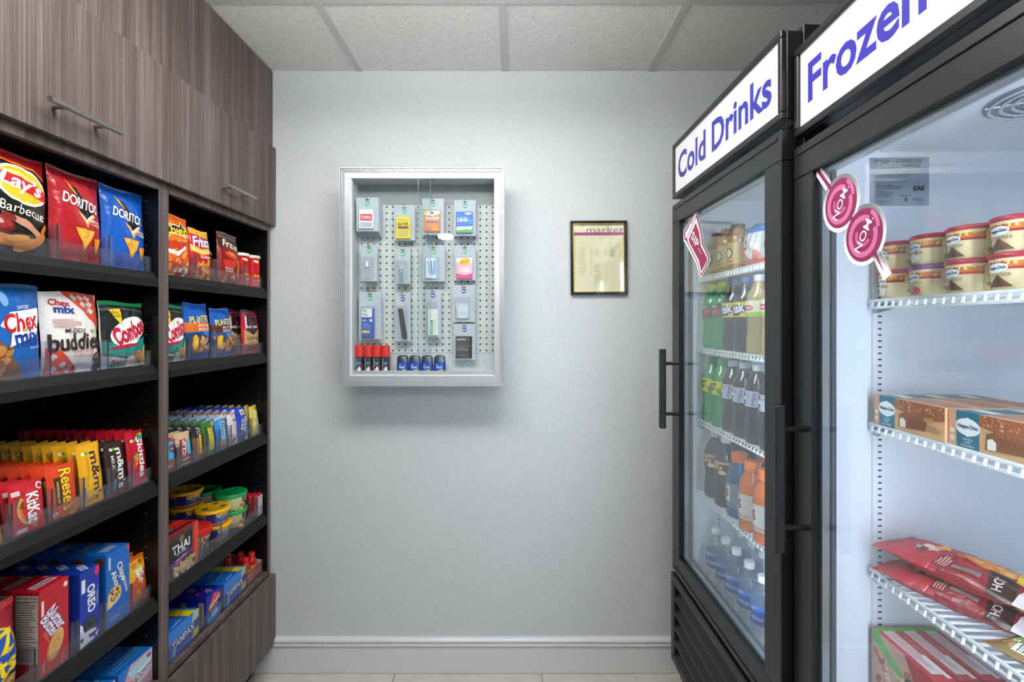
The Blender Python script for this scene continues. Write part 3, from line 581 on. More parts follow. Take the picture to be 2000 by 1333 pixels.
cookies('cookie_box', 70, 194, 54, 'c01a2a', [TO('Nutter', 6, 116, 62, 22, 'ffffff', '24389c', -62, .04, .11), TO('Butter', -10, 106, 58, 22, 'ffffff', '24389c', -62, .04, .11), LN(-18, 84, 30, 8, 2, 'e8a050', -62), E(2, 56, 18, 34, 'c98a45', -20), E(4, 58, 15, 31, 'e2b070', -20), ARC(4, 58, 8, 10, 0, 360, 'c98a45', 16, 1.), LN(4, 58, 44, 20, 4, 'cf9a58', 70), R(-28, 152, 6, 34, 'f2dede'), E(26, 180, 7, 7, 'e87880'), E(26, 180, 3, 5, 'ffffff'), LN(-26, 24, 30, 5, 2, 'f0c0b0', 90), LN(20, 20, 34, 4, 2, 'e8b080', 80)],
        [R(0, 110, 50, 150, 'c9bcb4'), T('Nutrition Facts', 0, 180, 44, 6, '2a2220', 0, .03), LN(0, 130, 46, 84, 16, '6a5c58'), R(0, 172, 48, 1.4, '2a2220'), R(0, 84, 48, 1.4, '2a2220'), LN(0, 60, 46, 40, 8, '7a6c66')],
        [P([(-28, 18), (28, 18), (24, 38), (-24, 38)], 'd8c8c8'), T('Nutter Butter', 0, 28, 46, 12, '5a4a58', 0, .04), E(28, 47, 4, 3, 'f0d0d0')], 1.092, 4, 'red peanut cookie box with white lettering and a cookie, front of its row', 'red peanut cookie box behind the front one', 'red cookie boxes')
cookies('cookie_box', 54, 180, 46, '1638a8', [T('OREO', 4, 108, 66, 20, 'ffffff', -88, .06), R(-18, 146, 10, 32, 'f0f4fa'), P([(14, 178), (26, 178), (26, 158)], 'e83a6a'), P([(10, 170), (26, 178), (20, 154)], 'e0304c'), P([(-27, 60), (-10, 40), (0, 10), (26, 20), (20, 6), (-27, 0)], 'e8f0f8'), E(0, 46, 19, 19, '2c2c34'), ARC(0, 46, 9, 11, 0, 360, '5a5a64', 18), ARC(0, 46, 15, 17, 0, 360, '45454e', 18), E(2, 27, 17, 5, 'f4f4f4', -8), LN(20, 110, 50, 6, 2, 'a8c0e8', 90), BL(-4, 14, 40, 18, 7, ['2a5ac8', '2c2c34', 'f0f4fa'], 2, 5, 3)],
        [LN(0, 110, 34, 110, 16, '2c50b0')], [T('OREO', 6, 24, 34, 16, 'f0f4fa', 60, .05), E(20, 40, 4, 3, 'e83a6a')], 1.183, 4, 'dark blue cream cookie box with white lettering, front of its row', 'dark blue cream cookie box behind the front one', 'dark blue cookie boxes')
cookies('cookie_box', 74, 190, 54, '1569c4', [TO('Chips', 8, 128, 54, 20, 'ffffff', '3a2a24', -72, .04, .10), TO('Ahoy!', -10, 112, 56, 20, 'ffffff', '3a2a24', -72, .04, .10), T('ORIGINAL', 22, 88, 50, 8, 'ffffff', -74), E(-12, 76, 22, 24, 'd8a868', -30), E(-12, 76, 19, 21, 'e6c088', -30), BL(-12, 76, 26, 28, 14, ['4a2c1c', '6a4028'], 2.5, 4.5, 4), P([(-37, 70), (-10, 60), (-20, 50), (-37, 48)], 'e8c89c'), R(-28, 164, 6, 32, 'cfe0f2'), P([(24, 188), (35, 188), (35, 166)], 'e03a50'), LN(-10, 20, 36, 10, 3, 'a8c8ec')],
        [R(0, 100, 44, 120, '1458a8'), E(8, 170, 14, 12, '6a3a24')], [TO('CHIPS', 0, 34, 40, 10, '1569c4', 'ffffff', 0, .04, .16), TO('AHOY!', 0, 22, 40, 10, '1569c4', 'ffffff', 0, .04, .16), E(30, 46, 4, 3, 'e03a50')], 1.268, 4, 'bright blue chocolate chip cookie box with white lettering, front of its row', 'bright blue chocolate chip cookie box behind the front one', 'bright blue cookie boxes')
lane(bag('cookie_bag', 70, 130, 22, 'c8521e', [P([(-35, 130), (35, 130), (35, 92), (-35, 64)], 'e8b422'), T('Soft', 14, 88, 26, 14, 'ffffff', -80, .05, .2), T('Batch', 2, 78, 40, 14, 'ffffff', -76, .05, .2), LN(10, 56, 26, 8, 2, 'f0d0b0', -76), BL(6, 22, 44, 36, 16, ['8a4a24', 'b06a38', '6a3418', 'c98a50'], 4, 9, 5), E(-10, 110, 9, 8, 'd07a2a'), E(14, 114, 8, 7, 'b8601c'), R(28, 122, 10, 10, 'e05a20')], 52, 10, 14), 1.348, SH[3], 6, .03, 'yellow and orange soft cookie packet beside the divider, front of its lane', 'yellow and orange soft cookie packet behind the front one', 'cookie packet', 'soft cookie packets', 22)
# ---- deck, near cabinet
def laundry(y, n, lf, lr):
    o = carton('laundry_sheet_box', 118, 96, 44, '1772c8', [P([(-20, 96), (59, 96), (59, 0), (-59, 0), (-59, 30)], 'd8a4b4'), P([(-30, 80), (59, 96), (59, 66), (20, 62), (-10, 50)], 'a8d8e4'), P([(0, 60), (56, 74), (56, 34), (4, 24)], 'e8e4f0'), T('Downy', 28, 50, 60, 24, '3a4468', 10, .02, .2), E(-24, 36, 16, 18, '9a5a3c', 10), E(-20, 30, 10, 13, 'd8a078', 10), E(46, 82, 8, 6, 'd83a70')], (), (), [R(0, 22, 110, 6, '3a94dc', 4), R(0, 34, 110, 3, '7ac0ec', 4), R(-40, 12, 30, 6, '0f58a4', 4)], 'plast')
    tag(o, lf, 'laundry box', 'blue laundry boxes on the cabinet deck'); L(o, y, DECK+.001)
    for i in range(1, n): c = dup(o, lr.replace('behind the front one', ORD[i]+' in its row')); L(c, y, DECK+.001, 0, FR-.0465*i)
laundry(1.327, 4, 'blue fabric softener box beside the cabinet divider, bottom deck', 'blue fabric softener box behind the front one beside the divider'); laundry(1.198, 4, 'blue fabric softener box one lane away from the divider, bottom deck', 'blue fabric softener box behind the front one, one lane from the divider')
# ---- shelf 4, far cabinet: noodle box, tubs, mints
th = lambda: carton('noodle_box', 142, 138, 60, 'c8261e', [P([(-60, 128), (44, 134), (44, 0), (-60, 0)], '1d1a1c'), R(62, 70, 18, 134, 'e0501c'), R(-66, 70, 10, 134, 'e0481c'), P([(-60, 138), (44, 138), (44, 124), (-60, 112)], '5a2a26'), E(-6, 112, 12, 9, '8a7442', 20), T('THAI', -8, 88, 76, 26, 'ffffff', 4, .03), T('KITCHEN', -6, 70, 44, 7, 'e8e4e4', 4), P([(-60, 50), (44, 66), (44, 52), (-60, 34)], '6a2a7c'), T('pad thai', -8, 53, 44, 9, 'f0e0f4', 8), LN(-14, 42, 40, 4, 1, 'd8d0d0', 8), E(0, 18, 58, 26, '3a2418', 14), BL(4, 20, 88, 30, 44, ['d8b478', 'e8cc98', 'c99a58', 'f0dca8'], 5, 11, 7, .35), BL(30, 34, 26, 12, 6, ['8aa83c', 'e8d050'], 3, 6, 2), ARC(0, 4, 52, 55, 200, 300, 'e8e4e0')],
            (), (), [R(0, 14, 120, 12, '2a2224'), R(-20, 32, 50, 18, '2a2224'), T('THAI', -20, 32, 36, 10, 'd0c8d8'), P([(-71, 42), (71, 42), (71, 60), (-71, 60)], 'e03a28')], 'plast')
o = th(); L(tag(o, 'red and black noodle box with a purple band against the divider', 'noodle box', 'noodle boxes'), 1.515, SH[3], 0, FR, 0, -1)
c = dup(o, 'red and black noodle box behind the front noodle box'); L(c, 1.512, SH[3], 0, FR-.064)
def tub(name, rt, rb, h, lidc, bodyc, items, top=(), lh=.011, lipw=.004, smooth=True):
    o = empty(name); pr = [(rb, 0), (rb+.001, .001), (rt, h-lh)]
    MB().lathe(pr, M(bodyc, 'plast'), 32).build('body', o, True)
    ld = MB().lathe([(rt+lipw*.6, h-lh), (rt+lipw, h-lh+.001), (rt+lipw, h-.002), (rt+lipw-.002, h), (rt-.003, h), (rt-.005, h-.0015), (.004, h-.0015)], M(lidc, 'plast'), 36).build('lid', o, True, ang=.9)
    if items: art(items, wrap(pr), o, fin='plast', L=9.)
    if top: art(top, lambda u, v, f: (u, v, h-.0015+f), ld, fin='plast')
    return o
mac = lambda: tub('pasta_tub', .054, .044, .056, 'f0b81a', 'e08a1c', [R(0, 22, 200, 26, '1a62c0'), BL(10, 38, 90, 10, 26, ['f0a83a', 'e8902a', 'f6c060'], 5, 9, 4, .4), R(-52, 28, 28, 34, '3a2c70'), E(46, 32, 15, 15, '2a2a5c'), E(46, 30, 9, 7, 'e8a040'), T('KRAFT', 46, 40, 18, 5, 'ffffff'), T('Easy Mac', 4, 22, 44, 8, '9cc4f0'), R(0, 5, 200, 8, 'e86a1c')], [E(-26, 10, 12, 9, '2a2a6c'), E(20, -24, 12, 9, '2a2a6c'), E(32, 18, 10, 8, '2a2a6c'), T('Kraft', -26, 10, 14, 5, 'b8b8e0'), T('Kraft', 20, -24, 14, 5, 'b8b8e0')])
m0 = mac(); gm = 'yellow pasta tubs'
tag(m0, 'yellow-lidded pasta tub at the bottom of the front stack of two', 'food tub', gm); put(m0, -1.108, 1.690, SH[3], R_(90))
def cp(o, x, y, z, lab, rz=90): c = dup(o, lab); put(c, x, y, z, R_(rz)); return c
put(m0, -1.102, 1.770, SH[3], R_(84)); cp(m0, -1.104, 1.770, SH[3]+.0565, 'yellow-lidded pasta tub on top of the front stack of two', 80)
for i, n in enumerate(('bottom', 'middle', 'top')): cp(m0, -1.222, 1.795, SH[3]+.0565*i, 'yellow-lidded pasta tub, %s of the stack of three behind' % n, 76)
for i in range(2): cp(m0, -1.330, 1.690, SH[3]+.0565*i, 'yellow-lidded pasta tub deep in the shelf against the back, %s one' % ('lower', 'upper')[i], 80)
grn = lambda: tub('noodle_tub', .052, .043, .064, '12a050', 'd8d8a4', [P([(-20, 52), (52, 52), (40, 20), (10, 14), (-16, 30)], '1c6a34'), T('Healthy', 16, 43, 40, 9, 'ffffff', 4, .04), T('choice', 16, 33, 40, 10, 'ffffff', 4, .05), BL(10, 10, 100, 14, 16, ['d86a2c', 'c8a050', 'e8b060', 'a83a20'], 4, 8, 5, .5)], [E(26, -6, 10, 7, '0c4a2a'), LN(-4, 0, 30, 20, 3, '0e8040'), E(-24, 14, 10, 6, '0e8444')], .014, .004)
g0 = grn(); tag(g0, 'green-lidded tub at the bottom of the front green stack', 'food tub', 'green-lidded tubs'); put(g0, -1.105, 1.886, SH[3], R_(96))
cp(g0, -1.105, 1.886, SH[3]+.0645, 'bright green-lidded tub on top of the front green stack', 96)
cp(g0, -1.224, 1.912, SH[3], 'green-lidded tub at the bottom of the shaded green stack behind', 80); cp(g0, -1.224, 1.912, SH[3]+.0645, 'green-lidded tub on top of the shaded green stack behind', 84)
o = tub('soup_cup', .046, .036, .088, 'd81a20', 'c9b89c', [P([(-60, 40), (60, 60), (60, 0), (-60, 0)], '4a5a58'), BL(0, 40, 80, 26, 12, ['d8c090', 'c88a50', 'b04a2c'], 5, 9, 4), T('soup', 14, 24, 34, 14, 'e8e4d8', 10)], (), .026, .003)
put(tag(o, 'soup cup with a tall bright red lid beside the noodle box', 'food cup'), -1.093, 1.655, SH[3], R_(90))
ti = carton('mint_tin', 50, 88, 20, 'b81a30', [R(4, 42, 32, 78, 'e6e4e6'), T('ALTOIDS', 8, 42, 68, 15, '3a3a48', -90, .03), LN(-6, 42, 60, 5, 1, '9a9aa8', -90)], (), (), (), 'plast', 6)
lane(ti, 1.9725, SH[3], 5, .022, 'red mint tin with a white label standing at the end panel', 'red mint tin standing behind the front one', 'mint tin', 'red mint tins', 0, 0., FR, 1.)
# ---- deck, far cabinet
def tampon(y, lf, lr):
    o = carton('tampon_box', 138, 88, 34, '1f6fd0', [P([(-69, 88), (40, 88), (28, 48), (-69, 48)], '2a80dc'), P([(-69, 52), (69, 62), (69, 22), (-69, 12)], '2a4494'), T('TAMPAX', -2, 40, 100, 20, 'ffffff', 4, .02), R(0, 54, 138, 1.6, 'a8c8f0', 4), P([(44, 88), (69, 88), (69, 62), (36, 60)], 'f0d41c'), E(54, 74, 11, 11, '8ab8e4'), P([(44, 30), (69, 32), (69, 8), (38, 6)], 'f0c820'), P([(-50, 30), (-36, 30), (-40, 0), (-54, 0)], '6ab4f0')], (), (), [R(40, 17, 34, 32, 'f0d41c'), R(-16, 14, 50, 5, '8ac0f0', 8), R(20, 17, 6, 32, '5a6a80')], 'plast')
    tag(o, lf, 'tampon box', 'blue tampon boxes'); L(o, y, DECK+.001)
    for i in range(1, 5): c = dup(o, lr.replace('behind the front one', ORD[i]+' in its row')); L(c, y, DECK+.001, 0, FR-.0355*i)
tampon(1.520, 'blue and yellow tampon box against the divider, front of its row', 'blue tampon box behind the front one beside the divider'); tampon(1.799, 'blue and yellow tampon box next to the red bottle tray, front of its row', 'blue tampon box behind the front one near the red bottle tray')
o = carton('medicine_box', 76, 98, 58, '14208c', [P([(-20, 60), (2, 92), (38, 78), (38, 62), (-20, 48)], 'e8408c'), P([(-26, 52), (38, 74), (38, 62), (-26, 42)], 'f09a30'), T('Monistat', 6, 60, 54, 12, 'ffe88a', 16, .04), T('Care', 8, 46, 36, 8, 'f4d0e4', 12), LN(8, 34, 44, 10, 2, 'e8e4f4', 8), P([(-30, 22), (38, 34), (38, 0), (-30, 0)], '2f9ae0'), E(8, 22, 18, 7, 'c8e0f4', 8)], [R(12, 44, 18, 70, '8a8a60')], (), [LN(6, 22, 34, 20, 4, 'c8c8ec', 60), E(-20, 40, 9, 6, 'd8305c')], 'plast')
tag(o, 'dark blue medicine box with pink and orange print between the tampon boxes', 'medicine box', 'dark blue medicine boxes'); L(o, 1.668, DECK+.001)
for i in range(1, 3): c = dup(o, nth('dark blue medicine box', i, 'row')); L(c, 1.668, DECK+.001, 0, FR-.06*i)
t = empty('bottle_tray', (FR, 1.933, DECK+.001), R_(90)); W_ = .058; Dp = .22; RT = M('c8382c', 'plast')
MB().box(-W_, W_, 0, Dp, 0, .002, RT).build('base', t); fr_ = MB().box(-W_, W_, 0, .0015, 0, .05, RT).build('front_wall', t); MB().box(-W_, W_, Dp-.0015, Dp, 0, .09, M('c8c4c0')).build('back_wall', t)
for s in (-1, 1): MB().prism([(0, 0), (Dp, 0), (Dp, .09), (0, .05)], s*W_-.0008, s*W_+.0008, M('c4c0bc'), 'x').build('side_wall', t)
art([P([(-10, 50), (58, 50), (58, 4), (-4, 4)], '8a3a2a'), R(10, 27, 60, 8, 'b85a44', 4), E(-36, 20, 10, 8, 'e05a44'), LN(-36, 36, 30, 6, 2, 'f0c8b8')], lambda u, v, f: (u, -f, v), fr_, fin='plast')
tag(t, 'low red cardboard display tray of small bottles on the bottom deck', 'tray')
def shot(ix, lab):
    o = empty('energy_shot'); pr = [(.017, 0), (.0185, .002), (.0185, .060), (.016, .068), (.010, .074)]
    MB().lathe(pr, M('c41c20', 'gloss'), 20).build('body', o, True); MB().lathe([(.0125, .073), (.0125, .090), (.011, .092), (.002, .092)], M('d8201c', 'plast'), 16).build('cap', o, True)
    art([R(0, 34, 60, 22, 'e8c01c'), R(0, 18, 60, 10, '1c1614'), T('5', 0, 34, 7, 14, 'c41c20', 0, .05)], wrap(pr), o, fin='gloss', L=9.)
    tag(o, lab, 'energy shot', 'energy shots in the red tray'); return o
s0 = shot(0, 'red-capped energy shot bottle in the front row of the tray, nearer the end panel'); r90 = lambda q: (FR-q[1], 1.933+q[0], DECK+.0032)
s0.location = r90((.032, .03)); s0.rotation_euler = (0, 0, R_(90))
for q, lab in (((-.012, .03), 'red-capped energy shot bottle in the front row of the tray, nearer the blue boxes'), ((-.012, .10), 'red-capped energy shot bottle in the second row of the tray, nearer the blue boxes'), ((.032, .075), 'red-capped energy shot bottle in the second row of the tray, nearer the end panel'), ((-.03, .16), 'red-capped energy shot bottle at the back of the tray')):
    c = dup(s0, lab); c.location = r90(q)

# ================================================================ wall display case
CX0, CX1, CZ0, CZ1, CYF = -.679, -.040, 1.2184, 2.066, 1.87
cas = empty('display_case', ((CX0+CX1)/2, WY, CZ0)); cas_inv = Vector((-(CX0+CX1)/2, -WY, -CZ0))
def cpart(mb, name, par=None, smooth=False):
    o = mb.build(name, par or cas, smooth)
    if par is None: o.location = cas_inv
    return o
GREYIN = noisy('case_lining', 'c3c8ca', 'cdd2d4', (120, 120, 120), .6)
PEGM = noisy('pegboard', 'c4c9c6', 'cfd3d0', (140, 140, 140), .6, .1, 400)
ix0, ix1, iz0, iz1 = -.634, -.073, 1.262, 2.026
for s, (a0, a1) in (('side_panel', (CX0+.022, ix0)), ('side_panel', (ix1, CX1-.022))):
    cpart(MB().box(a0, a1, CYF+.012, WY-.001, CZ0+.02, CZ1-.02, GREYIN), s)
cpart(MB().box(ix0, ix1, CYF+.012, WY-.001, iz1, CZ1-.02, GREYIN), 'top_panel'); cpart(MB().box(ix0, ix1, CYF+.012, WY-.001, CZ0+.02, iz0, GREYIN), 'floor_panel')
cpart(MB().box(ix0, ix1, 1.985, WY-.001, iz0, iz1, GREYIN), 'back_panel')
pb = cpart(MB().box(ix0, ix1, 1.968, 1.974, 1.341, 1.9455, PEGM, .0006), 'pegboard'); cpart(MB().box(ix0, ix1, 1.966, 1.985, 1.9455, iz1, M('8f9494')), 'valance_panel'); cpart(MB().box(ix0, ix1, 1.970, 1.985, iz0, 1.341, GREYIN), 'kick_panel')
mb = MB(); HO = M('0c0d0f', 'matte')
for i in range(22):
    for j in range(24):
        x = ix0+.012+i*.0254; z = 1.352+j*.0254
        if z < 1.94: mb.cyl((x, 1.9679, z), (x, 1.9674, z), .0036, HO, 8)
h = mb.build('peg_holes', pb); h['kind'] = 'stuff'
# frame: stepped outer moulding, then a flat inner band, on each of the four sides
def rail(x0, x1, z0, z1, hor, out):
    mb = MB(); st = [(0, .0045, 0.), (.0055, .010, .003), (.011, .0155, .006), (.0165, .0395, .009)]
    for a, b_, dy in st:
        if hor:
            za, zb = (z1-b_, z1-a) if out > 0 else (z0+a, z0+b_); mb.box(x0+a, x1-a, CYF+dy, CYF+.03, za, zb, ALU, .0008)
        else:
            xa, xb = (x1-b_, x1-a) if out > 0 else (x0+a, x0+b_); mb.box(xa, xb, CYF+dy, CYF+.03, z0+b_, z1-b_, ALU, .0008)
    cpart(mb, 'frame_rail')
rail(CX0, CX1, CZ0, CZ1, True, 1); rail(CX0, CX1, CZ0, CZ1, True, -1); rail(CX0, CX1, CZ0, CZ1, False, 1); rail(CX0, CX1, CZ0, CZ1, False, -1)
cpart(MB().box(ix0-.006, ix1+.006, CYF+.02, CYF+.022, CZ0+.030, CZ0+.056, ALU).box(ix0-.006, ix1+.006, CYF+.011, CYF+.04, CZ0+.028, CZ0+.038, ALU), 'lower_track')
for a, b_, y in ((ix0, -.330, 1.8945), (-.378, ix1, 1.886)):
    g = cpart(MB().box(a+.002, b_, y, y+.004, CZ0+.03, CZ1-.038, CASEGL), 'glass_pane')
    xh = a+.012 if a < -.5 else b_-.022
    MB().box(xh, xh+.011, y-.004, y, 1.615, 1.69, BLIST, .001).build('finger_pull', g)
    MB().box(a+.002, b_, y-.002, y+.006, CZ0+.038, CZ0+.058, ALU, .0008).build('bottom_rail', g)
    xe = b_ if a < -.5 else a+.002; MB().box(xe-.0008, xe+.0008, y-.0002, y+.0042, CZ0+.058, CZ1-.039, M('8fa3a4', 'gloss')).build('polished_edge', g)
tag(cas, 'shallow aluminium wall display case with sliding glass over a pegboard', 'display case')
# hanging packs
CARD = 'b4bac3'; PRONG = M('c9ccd0', 'metal'); BRASS = M('d8c04a', 'metal')
def at(px, py, Y): return ((px-1005)/944*Y, EYE-(py-634)/944*Y)
def pack(px, top, wpx, hpx, Y, n, dot, items, label, cat, prod=None, blc=.6, tip=True, zs=0., sp=.0098, bd=.0085):
    """a grey card with a euro slot, clear bubble and product; (n) of them on one hook"""
    X, Zt = at(px, top, Y); W = wpx/944*Y*1000; Hh = hpx/944*Y*1000
    o = MB().box(-W/2000, W/2000, 0, .0008, -Hh/1000, 0, M(CARD), .0003).build('hanging_pack')
    hy = -Hh*.14
    base = [R(0, -9, 17, 3, '1c1e22'), E(0, -24, 9, 9, dot), T('etc.', 0, -24, 13.5, 5.6, 'ffffff', 0, .05), G([R(W*.38, -Hh*.36-i*Hh*.085, W*.10, 2.2, '8a909c') for i in range(6)])]
    art(base, lambda u, v, f: (u, -f, v), o)
    ph = Hh*blc; c = MB()
    bub = MB().box(-W*.00042, W*.00030, -bd, -.0004, -Hh/1000*.96, -Hh/1000*.96+ph/1000, BLIST, .004).build('blister', o)
    if prod: prod(o, W, Hh)
    art(items(W, Hh), lambda u, v, f: (u, -.0070-f, v), o, 'product_front', 'plast') if items else None
    tag(o, label, cat, 'packs hanging in the display case'); put(o, X, Y, Zt)
    for i in range(1, n):
        k = dup(o, label.split(' on ')[0].split(', front')[0]+', %s on its hook' % ORD[i]); put(k, X+rnd.uniform(-.002, .002), Y+sp*i+.002, Zt-zs*i+rnd.uniform(-.002, .002), rnd.uniform(-.02, .02))
    hk = MB(); zz = Zt-.0082; hk.cyl((X, 1.972, zz), (X, Y-.012, zz), .0014, PRONG, 6).cyl((X, Y-.012, zz), (X, Y-.018, zz+.012), .0014, PRONG, 6)
    if tip: hk.ball((X, Y-.018, zz+.0135), .0036, BRASS, 6)
    else: hk.ball((X, Y-.018, zz+.0135), .0022, PRONG, 5)
    k = hk.build('hook', None, True); k.parent = cas; k.location = cas_inv
GR, PU = '2aa866', '4a3a8c'
def slabp(x0, x1, z0, z1, c, d=.0066, fin='paper'):
    def f(o, W, H): MB().box(x0*W/1000, x1*W/1000, -.0068, -.0008, z0*H/1000, z1*H/1000, M(c, fin), .0006).build('product', o)
    return f
pack(718, 386, 44, 66, 1.905, 6, GR, lambda W, H: [R(-W*.04, -H*.64, W*.62, H*.56, 'e6e9ee'), R(-W*.04, -H*.60, W*.52, H*.20, 'd8404e'), T('TYLENOL', -W*.04, -H*.60, W*.42, H*.08, 'ffffff'), R(-W*.04, -H*.82, W*.50, H*.14, 'b4bac6')], 'grey carded packet with white and red label', 'medicine pack', slabp(-.36, .28, -.93, -.36, 'e6e9ee'), .62, False, .0035)
pack(790, 402, 41, 68, 1.935, 2, GR, lambda W, H: [R(-W*.05, -H*.64, W*.66, H*.62, 'ecd21c'), T('BAYER', -W*.04, -H*.54, W*.48, H*.09, '2a2418', 0, .05), R(-W*.04, -H*.64, W*.50, H*.07, '7a2a3a'), R(-W*.04, -H*.80, W*.46, H*.20, 'd0ba5a'), LN(-W*.04, -H*.42, W*.5, H*.04, 2, '8a7a20')], 'grey carded packet with a yellow label', 'medicine pack', slabp(-.39, .29, -.95, -.32, 'ecd21c'), .66, False)
pack(846, 388, 42, 71, 1.915, 5, GR, lambda W, H: [R(-W*.03, -H*.63, W*.70, H*.56, 'f07a28'), P([(-W*.38, -H*.35), (W*.32, -H*.35), (W*.32, -H*.44), (-W*.03, -H*.50), (-W*.38, -H*.46)], 'f4ede4'), R(-W*.32, -H*.39, W*.13, H*.08, 'f0d820'), P([(-W*.12, -H*.38), (W*.06, -H*.38), (-W*.03, -H*.47)], '2a5a5c'), T('DayQuil', -W*.02, -H*.56, W*.60, H*.10, 'ffffff', 0, .05), R(-W*.03, -H*.66, W*.54, H*.035, '4a6a6c'), LN(-W*.06, -H*.76, W*.56, H*.12, 4, 'f8b084'), E(W*.12, -H*.84, W*.16, H*.04, 'f8a838')], 'grey carded packet with an orange box in the top row', 'medicine pack', slabp(-.39, .33, -.92, -.34, 'f07a28'), .64, False)
pack(908, 391, 42, 70, 1.92, 5, GR, lambda W, H: [R(-W*.01, -H*.63, W*.74, H*.56, '1c6ccc'), E(W*.16, -H*.39, W*.16, H*.03, 'f0f4f8'), T('Claritin', -W*.10, -H*.56, W*.50, H*.10, 'ffffff', 0, .05, .2), T('RediTabs', -W*.02, -H*.50, W*.3, H*.035, 'cfe0f4'), E(W*.26, -H*.60, W*.05, H*.08, '5aa0e0'), P([(-W*.38, -H*.76), (W*.36, -H*.74), (W*.36, -H*.92), (-W*.38, -H*.92)], 'e4dcec'), P([(-W*.38, -H*.86), (W*.36, -H*.81), (W*.36, -H*.92), (-W*.38, -H*.92)], '5cb04c'), E(W*.24, -H*.83, W*.04, W*.04, 'eef6ea')], 'grey carded packet with a blue and green box', 'medicine pack', slabp(-.39, .36, -.93, -.34, '1c6ccc'), .64, False)
def vial(capc, r, z0, z1, m, cz):
    def f(o, W, H):
        p = empty('product'); p.parent = o
        MB().lathe([(r*.9, z0*H/1000), (r, z0*H/1000+.002), (r, z1*H/1000), (r*.6, z1*H/1000+.003)], m, 14, (-W*.0001, -.0074, 0)).build('vial', p, True)
        MB().lathe([(r*.95, z1*H/1000+.001), (r*.95, cz*H/1000), (r*.5, cz*H/1000+.001)], M(capc, 'plast'), 14, (-W*.0001, -.0074, 0)).build('vial_cap', p, True)
    return f
pack(721, 478, 32, 72, 1.912, 3, GR, None, 'grey carded pack holding a small vial with a white cap', 'toiletry pack', vial('f2f4f6', .0062, -.92, -.62, PETC, -.47), .62, True, .002, .0155, .0142)
pack(787, 485, 29, 70, 1.93, 2, GR, None, 'grey carded pack holding a small pale blue bottle', 'toiletry pack', vial('cdd8e0', .0064, -.92, -.60, clear('pale_blue_bottle', 'cfe4ee', .05, .05, .3, 'b4d0e0'), -.52), .62, True, 0., .0155, .0142)
pack(847, 480, 43, 70, 1.925, 3, GR, lambda W, H: [R(-W*.10, -H*.64, W*.46, H*.52, 'e8eef2'), P([(-W*.28, -H*.45), (-W*.20, -H*.42), (-W*.14, -H*.78), (-W*.2, -H*.8)], '9ab0cc'), P([(-W*.14, -H*.42), (-W*.08, -H*.42), (-W*.02, -H*.84), (-W*.08, -H*.84)], '2a7ab0'), P([(W*.0, -H*.42), (W*.06, -H*.42), (W*.06, -H*.8), (W*.0, -H*.8)], '5aa0cc'), R(W*.10, -H*.64, W*.03, H*.46, '3a6a9a')], 'grey carded toothbrush kit in blue and white', 'toiletry pack', slabp(-.34, .14, -.92, -.36, 'e4eaee'), .62)
pack(908, 480, 42, 68, 1.935, 2, GR, lambda W, H: [R(-W*.02, -H*.66, W*.74, H*.58, 'f2b8cc'), R(-W*.02, -H*.43, W*.74, H*.14, 'fbf4f4'), E(0, -H*.47, W*.26, H*.10, 'f0c020', 12), T('GAS-X', 0, -H*.47, W*.4, H*.09, 'd87818', 10, .05), E(0, -H*.70, W*.24, H*.08, 'f8dce6'), P([(-W*.39, -H*.80), (0, -H*.86), (W*.35, -H*.80), (W*.35, -H*.95), (-W*.39, -H*.95)], 'e04a86'), E(W*.10, -H*.74, W*.08, H*.04, 'fff0f4')], 'grey carded packet in pink with a yellow burst', 'medicine pack', slabp(-.39, .35, -.95, -.36, 'f0a8c4'), .64)
pack(723, 571, 43, 92, 1.93, 2, GR, lambda W, H: [R(-W*.08, -H*.66, W*.56, H*.62, '1f4fae'), R(-W*.12, -H*.44, W*.46, H*.18, 'f2f2ee'), T('re:', -W*.22, -H*.40, W*.18, H*.06, '2a2a30'), T('nu', -W*.20, -H*.48, W*.2, H*.05, '2a2a30'), T('fresh', -W*.24, -H*.60, W*.18, H*.035, 'e8eef8'), E(W*.06, -H*.60, W*.07, W*.07, 'e8eef8'), LN(-W*.10, -H*.72, W*.4, H*.12, 3, '7a9ad8'), R(-W*.16, -H*.84, W*.34, H*.05, 'e8d020')], 'grey carded eye care kit with a blue and white box', 'toiletry pack', slabp(-.36, .20, -.97, -.35, '1f4fae'), .66)
def comb(o, W, H):
    p = [(-.30, -.34), (-.26, -.32), (-.02, -.32), (.02, -.36), (.30, -.92), (.26, -.95), (.02, -.95), (-.04, -.92)]
    MB().prism([(a*W/1000, b*H/1000) for a, b in p], -.0066, -.002, M('2a2422', 'plast')).build('product', o)
pack(787, 573, 30, 94, 1.935, 2, PU, None, 'grey carded black comb', 'toiletry pack', comb, .70)
pack(846, 566, 30, 94, 1.93, 2, PU, lambda W, H: [R(0, -H*.68, W*.62, H*.54, 'e8e8e2'), R(-W*.08, -H*.78, W*.18, H*.28, '1c8a48'), T('CREST', -W*.08, -H*.78, H*.22, W*.10, 'd8f0dc', 90, .04), LN(W*.16, -H*.7, H*.4, W*.12, 2, 'c0c4c0', 90)], 'grey carded toothpaste tube in white and green', 'toiletry pack', slabp(-.30, .30, -.95, -.41, 'e6e6e0'), .70)
pack(906, 557, 43, 72, 1.935, 2, PU, lambda W, H: [E(-W*.04, -H*.66, W*.26, H*.10, 'd4d9de'), LN(W*.0, -H*.86, W*.4, H*.10, 3, 'eef0f2'), R(-W*.34, -H*.58, 2, H*.14, 'f4f4f4')], 'grey carded clear sewing kit with purple dot', 'toiletry pack', slabp(-.32, .22, -.90, -.50, 'c8cdd3'), .62)
